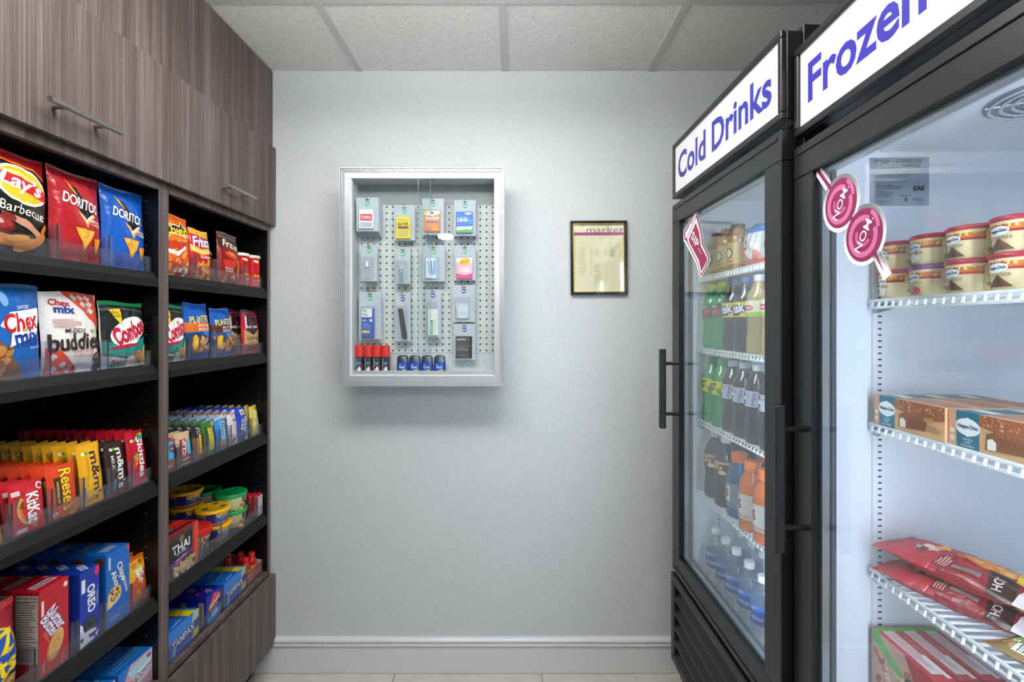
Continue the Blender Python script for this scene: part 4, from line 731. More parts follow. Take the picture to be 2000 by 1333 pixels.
pack(907, 633, 42, 71, 1.94, 2, PU, lambda W, H: [R(-W*.02, -H*.64, W*.72, H*.58, '2c2826'), T('condoms', -W*.14, -H*.42, W*.40, H*.055, 'ece8e4', 0, .04), R(0, -H*.60, W*.66, 1, 'b0aaa6'), LN(-W*.06, -H*.69, W*.56, H*.10, 3, '9a948e'), LN(-W*.02, -H*.86, W*.5, H*.06, 2, '7a746e')], 'grey carded packet with a black box, lowest of its column', 'toiletry pack', slabp(-.39, .35, -.94, -.34, '2c2826'), .64)
# cans and sticks on the case floor
def shave(i):
    o = empty('shaving_cream_can'); pr = [(.0158, 0), (.0165, .002), (.0165, .066), (.0155, .069)]
    MB().lathe(pr, M('16181f', 'foil'), 24).build('body', o, True); MB().lathe([(.0168, .067), (.0168, .108), (.0162, .112), (.004, .113)], M('d92a26', 'plast'), 24).build('cap', o, True)
    art([R(5, 36, 20, 54, '2c3a52'), T('barbasol', -9, 34, 52, 6, 'e8eaec', 90, .03), T('Beard', 4, 44, 13, 4, 'e8eaf0'), LN(4, 37, 14, 4, 2, '9aa4b4'), P([(5, 30), (-4, 16), (-2, 10), (5, 8), (12, 10), (14, 16)], 'f0f2f4'), R(14, 20, 8, 30, '8a1c24'), R(-10, 5, 12, 8, 'c8303a')], wrap(pr), o, fin='foil', L=5.)
    return o
o = shave(0); lb = ['leftmost of the four', 'second from the left of the four', 'third from the left of the four', 'rightmost of the four']
for i, px in enumerate((702, 719.5, 736.5, 753.5)):
    c = o if i == 0 else dup(o); tag(c, 'black shaving cream can with a red cap, %s' % lb[i], 'shaving cream', 'shaving cream cans'); put(c, (px-1005)/944*1.93, 1.93, iz0, 0)
def deo():
    o = empty('deodorant_stick'); pr = [(.0225, 0), (.0235, .002), (.0235, .044), (.023, .046)]; sq = (1, .62)
    MB().lathe(pr, M('1738a4', 'plast'), 28, sq=sq).build('body', o, True); MB().lathe([(.023, .046), (.0228, .060), (.020, .069), (.012, .073), (.002, .0735)], M('7d868e', 'metal'), 28, sq=sq).build('cap', o, True)
    F0 = wrap(pr); art([R(0, 24, 34, 40, '1c44b8'), T('DRY', -8, 36, 9, 4.5, 'e8ecf4', 0, .04), T('GEAR', -1, 26, 25, 8.5, 'ffffff', 0, .03), P([(0, 18), (15, 19), (15, 13), (-2, 12)], '9cd83c'), R(10, 38, 8, 2, '4a9ae0')], lambda u, v, f: (F0(u, v, f)[0], F0(u, v, 0)[1]*.62-f, v), o, fin='plast', L=5.)
    return o
o = deo()
for i, px in enumerate((787, 810.5, 834.5, 859)):
    c = o if i == 0 else dup(o); tag(c, 'blue deodorant stick with a grey cap, %s' % lb[i], 'deodorant', 'deodorant sticks'); put(c, (px-1005)/944*1.93, 1.93, iz0, 0)

# ================================================================ framed price list
fx0, fx1, fz0, fz1 = .2335, .4700, 1.5815, 1.8905; FBK = M('1c1d22', 'gloss'); GOLD = M('c8b04a', 'metal')
pf = empty('picture_frame', ((fx0+fx1)/2, WY-.002, (fz0+fz1)/2)); pf.rotation_euler = (0, R_(-.5), 0); hw, hh = (fx1-fx0)/2, (fz1-fz0)/2
for nm, a in (('frame_rail', (-hw, hw, hh-.011, hh)), ('frame_rail', (-hw, hw, -hh, -hh+.011)), ('frame_rail', (-hw, -hw+.011, -hh+.011, hh-.011)), ('frame_rail', (hw-.011, hw, -hh+.011, hh-.011))): MB().box(a[0], a[1], -.018, 0, a[2], a[3], FBK, .002).build(nm, pf)
g = MB(); k = .011
for a in ((-hw+k, hw-k, hh-k-.0032, hh-k), (-hw+k, hw-k, -hh+k, -hh+k+.0032), (-hw+k, -hw+k+.0032, -hh+k, hh-k), (hw-k-.0032, hw-k, -hh+k, hh-k)): g.box(a[0], a[1], -.014, -.002, a[2], a[3], GOLD, .0006)
g.build('gold_liner', pf); pp = MB().box(-hw+k, hw-k, -.004, -.001, -hh+k, hh-k, M('e9e2bf')).build('price_list', pf)
PW, PH = (hw-k)*2000, (hh-k)*2000; y0 = -PH/2
rows = []
for cx, ys_ in ((-.26, (.16, .05, -.10)), (.03, (.16, -.06, -.22)), (.32, (.16,))):
    for q, yy in enumerate(ys_): rows += [LN(cx*PW, yy*PH, PW*.14, 3, 1, 'b0a888'), LN(cx*PW-PW*.05, yy*PH-24, PW*.14, 34, 8, 'd2caa6', 0, q+3), LN(cx*PW+PW*.12, yy*PH-24, PW*.04, 34, 8, 'd2caa6', 0, q+5)]
art([R(0, PH*.455, PW, PH*.09, 'f2ead2'), T('the', -PW*.33, PH*.46, PW*.09, PH*.022, 'c8b8a8', 0, -.01), T('market', PW*.13, PH*.41, PW*.72, PH*.10, '8a5a66', 0, -.012), R(0, PH*.352, PW, PH*.042, 'a8407c')] + rows, lambda u, v, f: (u, -.004-f, v), pp)
MB().box(-hw+k, hw-k, -.0125, -.0105, -hh+k, hh-k, clear('frame_glass', 'fbfcfc', .045, .04)).build('glass', pf)
tag(pf, 'small black and gold framed price list hung on the grey wall', 'picture frame')

# ================================================================ two glass-door refrigerators, right (local: faces -Y, far end at -x)
FW = .343; SIGN = emis('backlit_sign', 'f6f4f0', LIGHT_SIGN); SIGN.node_tree.nodes['Principled BSDF'].inputs['Base Color'].default_value = lin('9a9b9e'); TUBE = emis('lit_tube', 'dfeaff', LIGHT_TUBE); GRYP = M('3a434c', 'plast'); FRM = noisy('door_frame_anodised', '121316', '18191d', (300, 300, 4), .35, spec=.6)
SPACER = M('b8c4cc', 'metal'); SLOT = M('14161a', 'matte')
def fridge(name, loc, rz, top, hd0, d0, d1, g0, shelves, sy, sign, hz, label, bars, tubes):
    t = empty(name, loc, R_(rz)); tag(t, label, 'refrigerator', 'upright glass-door refrigerators')
    Dp = .74; y0 = .05; b0 = g0+.0
    # shell: outer skin and white liner
    for s in (-1, 1):
        MB().box(s*FW, s*(FW-.040), y0, Dp, .16, top, BLKMET, .002).build('side_wall', t)
        MB().box(s*(FW-.0402), s*(FW-.045), y0+.002, Dp-.045, d0-.02, hd0-.012, LINER).build('side_liner', t)
    MB().box(-FW+.040, FW-.040, Dp-.04, Dp, .16, top, BLKMET).build('back_wall', t); MB().box(-FW+.045, FW-.045, Dp-.045, Dp-.0402, d0-.02, hd0-.012, LINER).build('back_liner', t)
    MB().box(-FW+.040, FW-.040, y0, Dp-.04, hd0-.01, top, BLKMET).build('top_wall', t); MB().box(-FW+.045, FW-.045, y0+.002, Dp-.045, hd0-.014, hd0-.0102, LINER).build('top_liner', t)
    MB().box(-FW+.040, FW-.040, y0, Dp-.04, .16, d0-.03, BLKMET).build('machine_compartment', t); MB().box(-FW+.045, FW-.045, y0+.002, Dp-.045, d0-.0298, d0-.02, LINER).build('floor_liner', t)
    for sx in (-1, 1):
        for y in (.12, .66):
            w_ = MB().cyl((sx*.27-.016, y, .05), (sx*.27+.016, y, .05), .05, BLKDK, 20).box(sx*.27-.022, sx*.27+.022, y-.02, y+.02, .085, .16, STEEL).build('caster', t, True)
    # header with backlit panel
    hd = MB().box(-FW, FW, .012, y0, hd0, top-.014, BLKMET, .003)
    hd.box(-FW, FW, 0, .012, hd0, hd0+.016, FRM, .002).box(-FW, FW, 0, .012, top-.030, top-.014, FRM, .002).box(-FW, -FW+.014, 0, .012, hd0+.016, top-.03, FRM, .002).box(FW-.014, FW, 0, .012, hd0+.016, top-.03, FRM, .002)
    hd = hd.build('header', t)
    sp = MB().box(-FW+.014, FW-.014, .007, .0118, hd0+.016, top-.03, SIGN).build('sign_panel', hd)
    art([sign], lambda u, v, f: (u, .007-f, v), hd, 'sign_lettering', 'plast')
    # door: frame, two panes on a spacer, gasket, bar handle
    fw = .068; dr = MB()
    for a in ((-FW, FW, d1-fw, d1), (-FW, FW, d0, d0+fw), (-FW, -FW+fw, d0+fw, d1-fw), (FW-fw, FW, d0+fw, d1-fw)): dr.box(a[0], a[1], 0, .040, a[2], a[3], FRM, .002)
    for a in ((-FW+.014, FW-.014, d1-.02, d1-.014), (-FW+.014, FW-.014, d0+.014, d0+.02)): dr.box(a[0], a[1], -.003, 0, a[2], a[3], FRM, .001)
    dr = dr.build('door', t); i0, i1, k0, k1 = -FW+fw, FW-fw, d0+fw, d1-fw
    MB().box(i0, i1, .010, .014, k0, k1, GLASS).build('glass_pane', dr); MB().box(i0, i1, .030, .034, k0, k1, clear('inner_glass', 'fcfefe', .015)).build('glass_pane', dr)
    m = MB(); e = .010
    for a in ((i0, i1, k1-e, k1), (i0, i1, k0, k0+e), (i0, i0+e, k0+e, k1-e), (i1-e, i1, k0+e, k1-e)): m.box(a[0], a[1], .015, .029, a[2], a[3], SPACER)
    m.build('glass_spacer', dr)
    m = MB()
    for a in ((i0-.03, i1+.03, k1, k1+.03), (i0-.03, i1+.03, k0-.03, k0), (i0-.03, i0, k0, k1), (i1, i1+.03, k0, k1)): m.box(a[0], a[1], .040, y0-.001, a[2], a[3], GRYP)
    m.build('gasket', dr)
    hx = -FW+.062 if name == 'beverage_cooler' else -FW+.045
    m = MB().box(hx-.011, hx+.011, -.066, -.046, hz[0], hz[1], BLKMET, .002)
    for z in (hz[0]+.05, hz[1]-.05): m.cyl((hx, -.046, z), (hx, 0, z), .006, BLKDK, 12)
    m.build('handle', dr)
    # louvred grille
    gr = MB().box(-FW-.004, FW+.004, .030, y0, .18, d0-.012, BLKDK)
    for a in ((-FW-.004, FW+.004, d0-.045, d0-.012), (-FW-.004, FW+.004, g0, g0+.026), (-FW-.004, -FW+.03, g0+.026, d0-.045), (FW-.03, FW+.004, g0+.026, d0-.045)): gr.box(a[0], a[1], -.004, .030, a[2], a[3], BLKMET, .003)
    gr = gr.build('grille', t); n = 5; zz0, zz1 = g0+.022, d0-.045; pit = (zz1-zz0)/n
    for i in range(n):
        z = zz0+pit*i; MB().prism([(-.003, z), (-.003, z+.008), (.0, z+.010), (.024, z+pit*.74), (.026, z+pit*.70), (.001, z)], -FW+.028, FW-.028, BLKMET, 'x').build('louvre', gr)
    # shelf standards
    for s in (-1, 1):
        xw = s*(FW-.045)
        for y in (.148, .62):
            st = MB().box(xw, xw-s*.004, y-.014, y+.014, d0-.01, 1.66, LINER, .001).build('shelf_standard', t)
            m = MB(); z = d0+.03
            while z < 1.65: m.box(xw-s*.0042, xw-s*.0046, y-.0035, y+.0035, z-.0016, z+.0016, SLOT); z += .0127
            q = m.build('slots', st); q['kind'] = 'stuff'
            m = MB()
            for zs in shelves: m.prism([(y-.014, zs-.006), (y+.026, zs-.006), (y+.022, zs-.016), (y-.014, zs-.026)], xw-s*.004, xw-s*.018, M('9aa4ad', 'metal'), 'x')
            m.build('shelf_clips', st)
    # wire shelves
    sw = FW-.050
    for z in shelves:
        m = MB().box(-sw, sw, sy, sy+.004, z-.004, z+.002, WIREW, .001).box(-sw, sw, sy+.001, sy+.004, z-.018, z-.012, WIREW, .001)
        m.box(-sw, sw, sy+.25, sy+.256, z-.010, z-.004, WIREW).box(-sw, sw, sy+.48, sy+.486, z-.010, z-.004, WIREW)
        for s in (-1, 1): m.box(s*sw, s*(sw-.005), sy, sy+.49, z-.008, z-.002, WIREW)
        sh = m.build('wire_shelf', t); m = MB(); n = 31
        for i in range(n):
            x = -sw+.012+(2*sw-.024)*i/(n-1); m.box(x-.0018, x+.0018, sy+.002, sy+.486, z-.004, z-.0005, WIREW); m.cyl((x, sy+.001, z-.004), (x, sy-.002, z-.014), .0026, WIREW, 6)
        q = m.build('shelf_wires', sh, True); q['kind'] = 'stuff'
    # lamps: one tube on the near jamb, one across the top
    if tubes[0]: MB().cyl((FW-.058, .066, d0+.06), (FW-.058, .066, d1-.06), .009, TUBE, 12).build('lamp_tube', t, True)
    if tubes[1]: MB().cyl((-FW+.08, .070, hd0-.026), (FW-.08, .070, hd0-.026), .009, TUBE, 12).build('lamp_tube', t, True)
    return t, dr
cool, cdoor = fridge('beverage_cooler', (.5762, 1.4021, 0), -88.8, 2.118, 1.909, .578, 1.886, .251, [1.620, 1.375, 1.126, .876], .072, T('Cold Drinks', -4, 2010, 590, 86, '2b2c96', 0, .05), (1.097, 1.372), 'black upright cooler of bottled drinks next to the grey wall, sign reading Cold Drinks', None, (1, 0))
frz, fdoor = fridge('display_freezer', (.5952, .7072, 0), -91.8, 2.065, 1.862, .53, 1.838, .2, [1.507, 1.256, .957, .69], .125, T('Frozen', -150, 1960, 296, 78, '342ca0', 0, .05), (.985, 1.290), 'black upright freezer of ice cream and frozen snacks at the edge of the picture', None, (1, 0))
# stickers on the glass
MAG = '8e2a58'; WHT = 'f2eef2'
sip = {'o': [(-150.8, 1832.4), (-135.9, 1820.7), (-132.9, 1801.5), (-101.2, 1746.7), (-91.7, 1708.8), (-48.4, 1666.5), (-43.2, 1646.1), (-106.9, 1605.4), (-124.2, 1615.2), (-150.8, 1655.4), (-240.0, 1733.7), (-257.0, 1744.1), (-260.4, 1777.3), (-246.7, 1787.1), (-220.0, 1791.5), (-210.2, 1801.7), (-191.0, 1798.8)],
       'r': [(-150.8, 1824.2), (-140.0, 1811.2), (-137.7, 1800.2), (-106.9, 1745.5), (-97.3, 1707.5), (-53.7, 1664.0), (-49.5, 1649.1), (-106.9, 1608.4), (-120.1, 1618.2), (-143.6, 1656.8), (-231.9, 1739.7), (-248.1, 1747.5), (-253.5, 1773.5), (-231.9, 1781.2), (-214.8, 1786.8), (-203.7, 1796.7), (-189.1, 1792.9)],
       'i': [(-150.8, 1800.8), (-143.6, 1796.8), (-112.6, 1745.5), (-102.9, 1707.3), (-59.0, 1662.5), (-55.8, 1651.7), (-107.5, 1615.3), (-116.6, 1622.4), (-138.8, 1658.6), (-220.0, 1735.2), (-225.3, 1746.0)],
       'l': [(-150.8, 1820.7), (-144.8, 1809.9), (-226.6, 1748.7), (-240.0, 1751.0), (-243.3, 1769.0), (-225.3, 1777.4), (-210.2, 1783.5), (-199.2, 1792.1), (-184.6, 1790.3)],
       'b': [(-150.8, 1784.4), (-124.2, 1748.8), (-110.9, 1702.9), (-65.4, 1660.1), (-62.7, 1652.6), (-107.5, 1623.7), (-127.1, 1661.6), (-203.7, 1730.0), (-210.2, 1741.3)]}
mb = MB().prism([(x/1000, z/1000) for x, z in sip['o']], .0094, .0100, M(WHT))
art([P(sip['r'], MAG), P(sip['l'], WHT), P(sip['i'], WHT), P(sip['b'], 'a03058'), T('SIP', -158, 1731, 66, 27, 'ffffff', -43, .03), [E(-126+7*i, 1697-8*i, 2.6, 2.6, 'ffffff') for i in range(3)]], lambda u, v, f: (u, .0094-f, v), None, mb=mb, build=False)
MBflat(mb, 'sticker', cdoor)['label'] = 'magenta and white drink cup sticker reading SIP'
c1, c2 = (-199.5, 1685), (-136.3, 1614)
def stick(a, b_, w): 
    dx, dy = b_[0]-a[0], b_[1]-a[1]; l = math.hypot(dx, dy); n = (-dy/l*w/2, dx/l*w/2); return [(a[0]+n[0], a[1]+n[1]), (b_[0]+n[0], b_[1]+n[1]), (b_[0]-n[0], b_[1]-n[1]), (a[0]-n[0], a[1]-n[1])]
mb = MB(); wm = M(WHT)
for pts in (E(c1[0], c1[1], 54, 54, '')[0][1:], E(c2[0], c2[1], 54, 54, '')[0][1:], stick((-236, 1727), (-284, 1786), 21), stick((-106, 1578), (-80, 1535), 21)):
    mb.prism([(x/1000, z/1000) for x, z in pts], .0093, .0100, wm)
nom = [P(stick((-228, 1720), (-280, 1781), 8), MAG), P([(-113, 1580), (-108, 1584), (-86, 1541)], MAG)]
for cx, cz in (c1, c2):
    nom += [E(cx, cz, 46, 46, MAG, 0, 32), ARC(cx-2, cz-2, 27, 37, 60, 380, 'd0709c', 26), ARC(cx+2, cz+8, 30, 38, 0, 60, 'd0709c', 8), ARC(cx-1, cz-1, 13, 20, 150, 330, 'c8608e', 14), T('NOM.', cx+1, cz+1, 66, 16, 'ffffff', 57, .01)]
nom += [P(stick((-171, 1654), (-164, 1646), 8), MAG)]
art(nom, lambda u, v, f: (u, .0093-f, v), None, mb=mb, build=False)
MBflat(mb, 'sticker', fdoor)['label'] = 'magenta and white two-lollipop sticker reading NOM'
# freezer: evaporator cover with fan guard, rating label
ev = MB().box(-FW+.046, FW-.046, .15, .69, 1.814, 1.847, LINER, .004).build('evaporator_cover', frz)
m = MB()
for r in (.028, .042, .056, .070, .084):
    n = 28
    for i in range(n):
        a, b_ = 2*math.pi*i/n, 2*math.pi*(i+1)/n; m.cyl((-.045+r*math.cos(a), .25+r*math.sin(a), 1.810), (-.045+r*math.cos(b_), .25+r*math.sin(b_), 1.810), .0026, M('c2ccd4', 'plast'), 5, caps=False)
for a in (0, 1, 2): m.cyl((-.045+.09*math.cos(a*1.047), .25+.09*math.sin(a*1.047), 1.8105), (-.045-.09*math.cos(a*1.047), .25-.09*math.sin(a*1.047), 1.8105), .002, M('c2ccd4', 'plast'), 5)
m.lathe([(.092, 1.812), (.092, 1.8135), (.01, 1.8135)], M('76828c', 'plast'), 28, (-.045, .25, 0)); m.build('fan_guard', ev, True)
rl = MB().box(-FW+.0451, -FW+.0456, .130, .250, 1.703, 1.803, M('b0b8c0', 'metal')).build('rating_label', frz)
art([T('true', -40, 1746, 34, 11, '4a545e', 0, .02, .3), T('1-3982536', 22, 1747, 56, 9, '4a545e', 0, .03), G([R(8+2.1*i, 1738, 1.1 if i % 3 else .6, 6, '3a424c') for i in range(19)]), R(-22, 1709, 74, 7, '5a646e'), R(-22, 1709, 73, 6, 'a8b0b8'), LN(-22, 1694, 62, 10, 3, '5a646e'), LN(-32, 1680, 40, 14, 5, '5a646e'), T('EAE', 44, 1691, 24, 9, '1a2028', 0, .06), LN(20, 1676, 40, 4, 1, '5a646e'), E(14, 1668, 5, 5, '4a545e'), LN(42, 1668, 26, 6, 2, '5a646e'), LN(-30, 1664, 46, 3, 1, '5a646e'), LN(-14, 1727, 90, 10, 3, '7a848e')], lambda u, v, f: (-FW+.0456+f, .190+u*.90, v+.048), rl)

# ---------------------------------------------------------------- goods in the cooler
def inC(o, Y, X, z, rz=0.):
    """place by world depth Y and lateral X inside the cooler"""
    return put(o, X, Y, z+.0005, R_(-88.8+rz))
def pet(name, mat, capc, prof, lab, items, caph=.017, capr=.0148, n=24, ring=None):
    o = empty(name); MB().lathe([(r/1000, z/1000) for r, z in prof], mat, n).build('bottle', o, True, ang=1.2)
    zt = prof[-1][1]/1000; MB().lathe([(capr, zt-.010), (capr, zt+caph-.011), (capr-.0015, zt+caph-.009), (.002, zt+caph-.009)], M(capc, 'plast'), 18).build('cap', o, True)
    if lab:
        (r, z0, z1, c) = lab; pr = [(r/1000, z0/1000), (r/1000, z1/1000)]
        lb_ = MB().lathe(pr, M(c, 'foil'), n, cap=False).build('wrapper', o, True)
        if items: art(items, wrap([(r/1000, 0), (r/1000, .3)]), lb_, fin='foil', L=7.)
    return o
SODA = [(26, 0), (32, 3), (34.5, 12), (34.5, 40), (32.5, 60), (31, 78), (32.5, 96), (34, 106), (34, 146), (33, 154), (29, 168), (22, 182), (16, 193), (13, 200), (13, 212)]
def soda(nm, tint, body, capc, lc, items, hz=.72): return pet(nm, clear(nm+'_pet', tint, .06, .06, hz, body, .15), capc, SODA, (34.6, 104, 148, lc), items)
def crow(o, Ys, X, z, labels, grp, deep=1, dz=.078, cat='drink bottle', rz=6.):
    k = 0
    for Y in Ys:
        for j in range(deep):
            c = o if k == 0 else dup(o); tag(c, labels[k], cat, grp); inC(c, Y, X+dz*j, z, rz); k += 1
g = soda('green_soda_bottle', '8fd8a0', '2fa85a', '9cd41c', '1d4a34', [T('Dew', 4, 126, 44, 30, 'd83a2c', 12, .04, .2), P([(-34, 146), (-10, 146), (-24, 106), (-34, 106)], '4a7a64'), T('Mtn', 4, 141, 26, 10, 'c8e0d0', 10)])
crow(g, [1.652, 1.573], .678, 1.375, ['green soda bottle with lime cap nearest the grey wall, second cooler shelf', 'green soda bottle behind it against the wall side, second cooler shelf', 'second green soda bottle from the wall, lime cap, second cooler shelf', 'green soda bottle behind the second one, second cooler shelf'], 'green soda bottles', 2)
o = soda('tea_bottle', '6a5a58', '2a2026', '6a78b8', 'e8c424', [P([(-60, 148), (60, 132), (60, 112), (-60, 104)], '23305c'), TO('brisk', 0, 128, 58, 26, 'ffffff', '23305c', 10, .05, .1), E(30, 112, 12, 5, 'f0d84a')], .97)
crow(o, [1.494, 1.416], .678, 1.375, ['dark iced tea bottle with yellow and navy label, nearer the green bottles', 'dark iced tea bottle behind the one nearer the green bottles', 'dark iced tea bottle with yellow and navy label, nearer the pale tea', 'dark iced tea bottle behind the one nearer the pale tea'], 'dark iced tea bottles', 2)
o = soda('pale_tea_bottle', 'e8dcb8', 'cdb578', 'e8ecee', 'e6e4c8', [E(0, 128, 18, 8, 'd84a6c'), R(0, 128, 26, 3, 'f4f0e8'), P([(-50, 112), (50, 118), (50, 104), (-50, 104)], '9cc43c')], .6)
crow(o, [1.338, 1.26, 1.182], .678, 1.375, ['pale tea bottle with a white cap beside the dark tea, second cooler shelf', 'pale tea bottle second from the dark tea', 'pale tea bottle third from the dark tea'], 'pale tea bottles')
o = soda('lime_soda_bottle', '86d8a4', '2fae6a', '1f9a5c', 'd8dc2c', [TO('MIST', -4, 128, 44, 22, '2a2418', 'e8c020', 6, .05, .1), E(34, 116, 16, 12, '5a9a2c'), E(-40, 120, 14, 20, '7ab82c')])
crow(o, [1.656, 1.578], .678, 1.126, ['green lemon-lime bottle with yellow label nearest the grey wall, third cooler shelf', 'green lemon-lime bottle behind it on the wall side, third cooler shelf', 'second green lemon-lime bottle from the wall, third cooler shelf', 'green lemon-lime bottle behind the second one, third cooler shelf'], 'lemon-lime bottles', 2)
o = soda('cola_bottle', '4a4048', '1e161a', 'c8ccd4', 'b4bcca', [E(-14, 126, 14, 18, 'f2f2f4'), P([(-27, 128), (-14, 134), (-1, 130), (-4, 142), (-14, 144), (-24, 140)], 'c8302c'), P([(-27, 122), (-14, 120), (-1, 124), (-6, 110), (-14, 108), (-23, 112)], '1c4a9c'), T('pepsi', 22, 126, 34, 14, '4a6aa8', 78, .02), T('diet', 8, 136, 12, 6, '5a7ab0', 78)], .97)
crow(o, [1.498, 1.424, 1.346, 1.268, 1.19], .678, 1.126, ['dark cola bottle with silver label nearest the green bottles', 'dark cola bottle with silver label, second from the green bottles', 'dark cola bottle with silver label, third from the green bottles', 'dark cola bottle with silver label, fourth from the green bottles', 'dark cola bottle with silver label, fifth from the green bottles'], 'cola bottles')
o = soda('root_beer_bottle', '4a3830', '1e1210', 'e0e4e6', '7a2018', [TO('MUG', -2, 130, 50, 20, 'e8d88a', '3a1410', 4, .05, .1), R(0, 142, 130, 8, 'c8b4a4'), E(24, 112, 12, 7, 'e8dcc8')], .97)
crow(o, [1.636, 1.552], .678, .876, ['dark root beer bottle with white cap nearest the grey wall, fourth cooler shelf', 'dark root beer bottle behind it, fourth cooler shelf', 'second root beer bottle from the wall beside the blue sports drink', 'dark root beer bottle behind the second one beside the sports drink'], 'root beer bottles', 2)
SPORT = [(30, 0), (36, 3), (37, 10), (36, 30), (34.5, 50), (35, 70), (36.5, 92), (37, 108), (37.5, 116), (36, 128), (33, 140), (27, 152), (21, 162), (19, 168), (19, 176)]
def sport(nm, tint, body, lc):
    return pet(nm, clear(nm+'_pet', tint, .06, .06, .8, body, .15), 'f07a2c', SPORT, (37.6, 34, 104, lc), [R(-6, 72, 28, 44, 'f2f2f0'), T('G', -6, 74, 16, 26, '2c2c30', 0, .06), P([(-12, 86), (0, 78), (-8, 64), (-14, 70)], 'e8602c'), T('GATORADE', 6, 42, 46, 6, '2a5a7c' if 'blue' in nm else 'c8602c', 0, .02)], .026, .0225)
o = sport('blue_sports_drink', '5a90c8', '1f5f9c', '8494a4')
crow(o, [1.466], .682, .876, ['blue sports drink bottle with an orange cap, front of its lane', 'blue sports drink bottle half hidden behind the front one'], 'blue sports drinks', 2, .080)
o = sport('orange_sports_drink', 'f0a060', 'e0722c', 'd8d0cc')
crow(o, [1.372, 1.29, 1.208], .676, .876, ['orange sports drink bottle with an orange cap beside the blue one', 'orange sports drink bottle second from the blue one', 'orange sports drink bottle third from the blue one'], 'orange sports drinks')
WAT = [(26, 0), (31, 3), (32.5, 10), (31, 20), (32.5, 30), (31, 42), (32.5, 54), (31.5, 66), (32.5, 78), (33, 90), (33, 130), (32, 140), (28, 156), (21, 172), (15, 184), (12.5, 190), (12.5, 202)]
wt = pet('water_bottle', PETC, 'e8eef2', WAT, (33.3, 84, 134, '2c5cb8'), [P([(-104, 134), (104, 134), (104, 118), (40, 126), (-40, 112), (-104, 120)], '4a8ad8'), T('AQUAFINA', 0, 100, 62, 12, 'e8f0fa', 0, .02), P([(-30, 130), (0, 120), (20, 132)], '8ab8ec')])
Yw = [1.640, 1.564, 1.490, 1.408, 1.330, 1.254, 1.178]; od = ['nearest the grey wall', 'second from the wall', 'third from the wall', 'fourth from the wall', 'fifth from the wall', 'sixth from the wall', 'seventh from the wall']
k = 0
for j, nm in enumerate(('front row', 'second row')):
    for i, Y in enumerate(Yw):
        c = wt if k == 0 else dup(wt); tag(c, 'clear water bottle on the cooler floor, %s, %s' % (nm, od[i]), 'water bottle', 'water bottles'); inC(c, Y-(.022 if j else 0), .684+.072*j, .558, 10); k += 1
o = pet('coffee_bottle', clear('coffee_glass', 'd8b890', .06, .05, .8, 'b88a58', .15), '3a2a24', [(28, 0), (31, 3), (31, 96), (29, 108), (22, 122), (18, 130), (18, 142)], (31.3, 22, 88, 'c9a878'), [E(0, 56, 16, 16, '2c5a44'), E(0, 56, 12, 12, 'e8e0d0'), LN(0, 32, 40, 8, 2, '5a3a24')], .012, .02)
crow(o, [1.640, 1.566, 1.492], .69, 1.62, ['tan iced coffee bottle nearest the grey wall, top cooler shelf', 'tan iced coffee bottle behind it, top cooler shelf', 'tan iced coffee bottle second from the wall, top cooler shelf', 'tan iced coffee bottle behind the second one, top cooler shelf', 'tan iced coffee bottle beside the red and white pouch', 'tan iced coffee bottle behind the one beside the pouch'], 'iced coffee bottles', 2, .07)
o = bag('drink_pouch', 110, 120, 40, 'e8e4e6', [P([(-55, 120), (55, 120), (55, 96), (-55, 100)], '2c78c8'), BL(0, 44, 90, 60, 14, ['d8504a', 'e88a7c', 'c8343a'], 7, 13, 4), R(0, 16, 110, 14, 'e05a44')], 60)
tag(o, 'red, white and blue pouch on the top cooler shelf', 'snack pouch', 'pouches on the top cooler shelf'); inC(o, 1.385, .69, 1.62)
c = dup(o, 'red, white and blue pouch farther from the grey wall on the top cooler shelf'); inC(c, 1.265, .69, 1.62)

# ---------------------------------------------------------------- goods in the freezer
def inF(o, Y, X, z, rz=0., tilt=0.): return put(o, X, Y, z+.0005, R_(-91.8+rz), R_(tilt))
def icecream(lid, flavour, kind, seed):
    fl_ = {'choc': [P([(-20, 4), (2, 22), (22, 4)], '5a3628'), P([(2, 22), (22, 4), (10, 4)], '7a4e3a'), E(-22, 6, 7, 5, '3c2218')], 'van': [E(0, 14, 7, 9, 'f6f4ea', 30), E(8, 12, 6, 8, 'f0eee0', -30), E(-6, 10, 7, 6, 'fbfaf2'), E(-10, 4, 5, 3, '8a9a3c')], 'straw': [E(8, 9, 9, 7, 'd02c34'), E(-6, 9, 8, 8, '9a2c28'), P([(-8, 18), (4, 20), (-2, 13)], '4a8a3c')]}[kind]
    return tub('ice_cream_tub', .037, .032, .054, lid, 'e6d2a0', [P([(-60, 41), (120, 41), (120, 33), (-60, 33)], 'c8762c'), BL(20, 38, 120, 6, 46, ['e8b858', 'a83a28', 'f0d080'], 1.2, 2.2, seed), P([(10, 33), (64, 33), (64, 28), (10, 30)], 'a8303c'), E(0, 32, 17, 7, 'f4f6f8', 4), T('Häagen-Dazs', 0, 32, 28, 6, '1c3c78', 3, .05), T(flavour, 2, 22.5, 36, 6.5, '8a5a58', 2, -.005)] + fl_ + [R(66, 22, 36, 40, 'ead6a0'), LN(66, 27, 30, 22, 6, 'f8f0dc', 0), LN(66, 12, 30, 6, 2, '5a4a30')], (), .008, .0018)
I = {'v': icecream('a81e38', 'vanilla', 'van', 3), 's': icecream('8c3a86', 'strawberry', 'straw', 4), 'c': icecream('a81e38', 'chocolate', 'choc', 5)}
used = set()
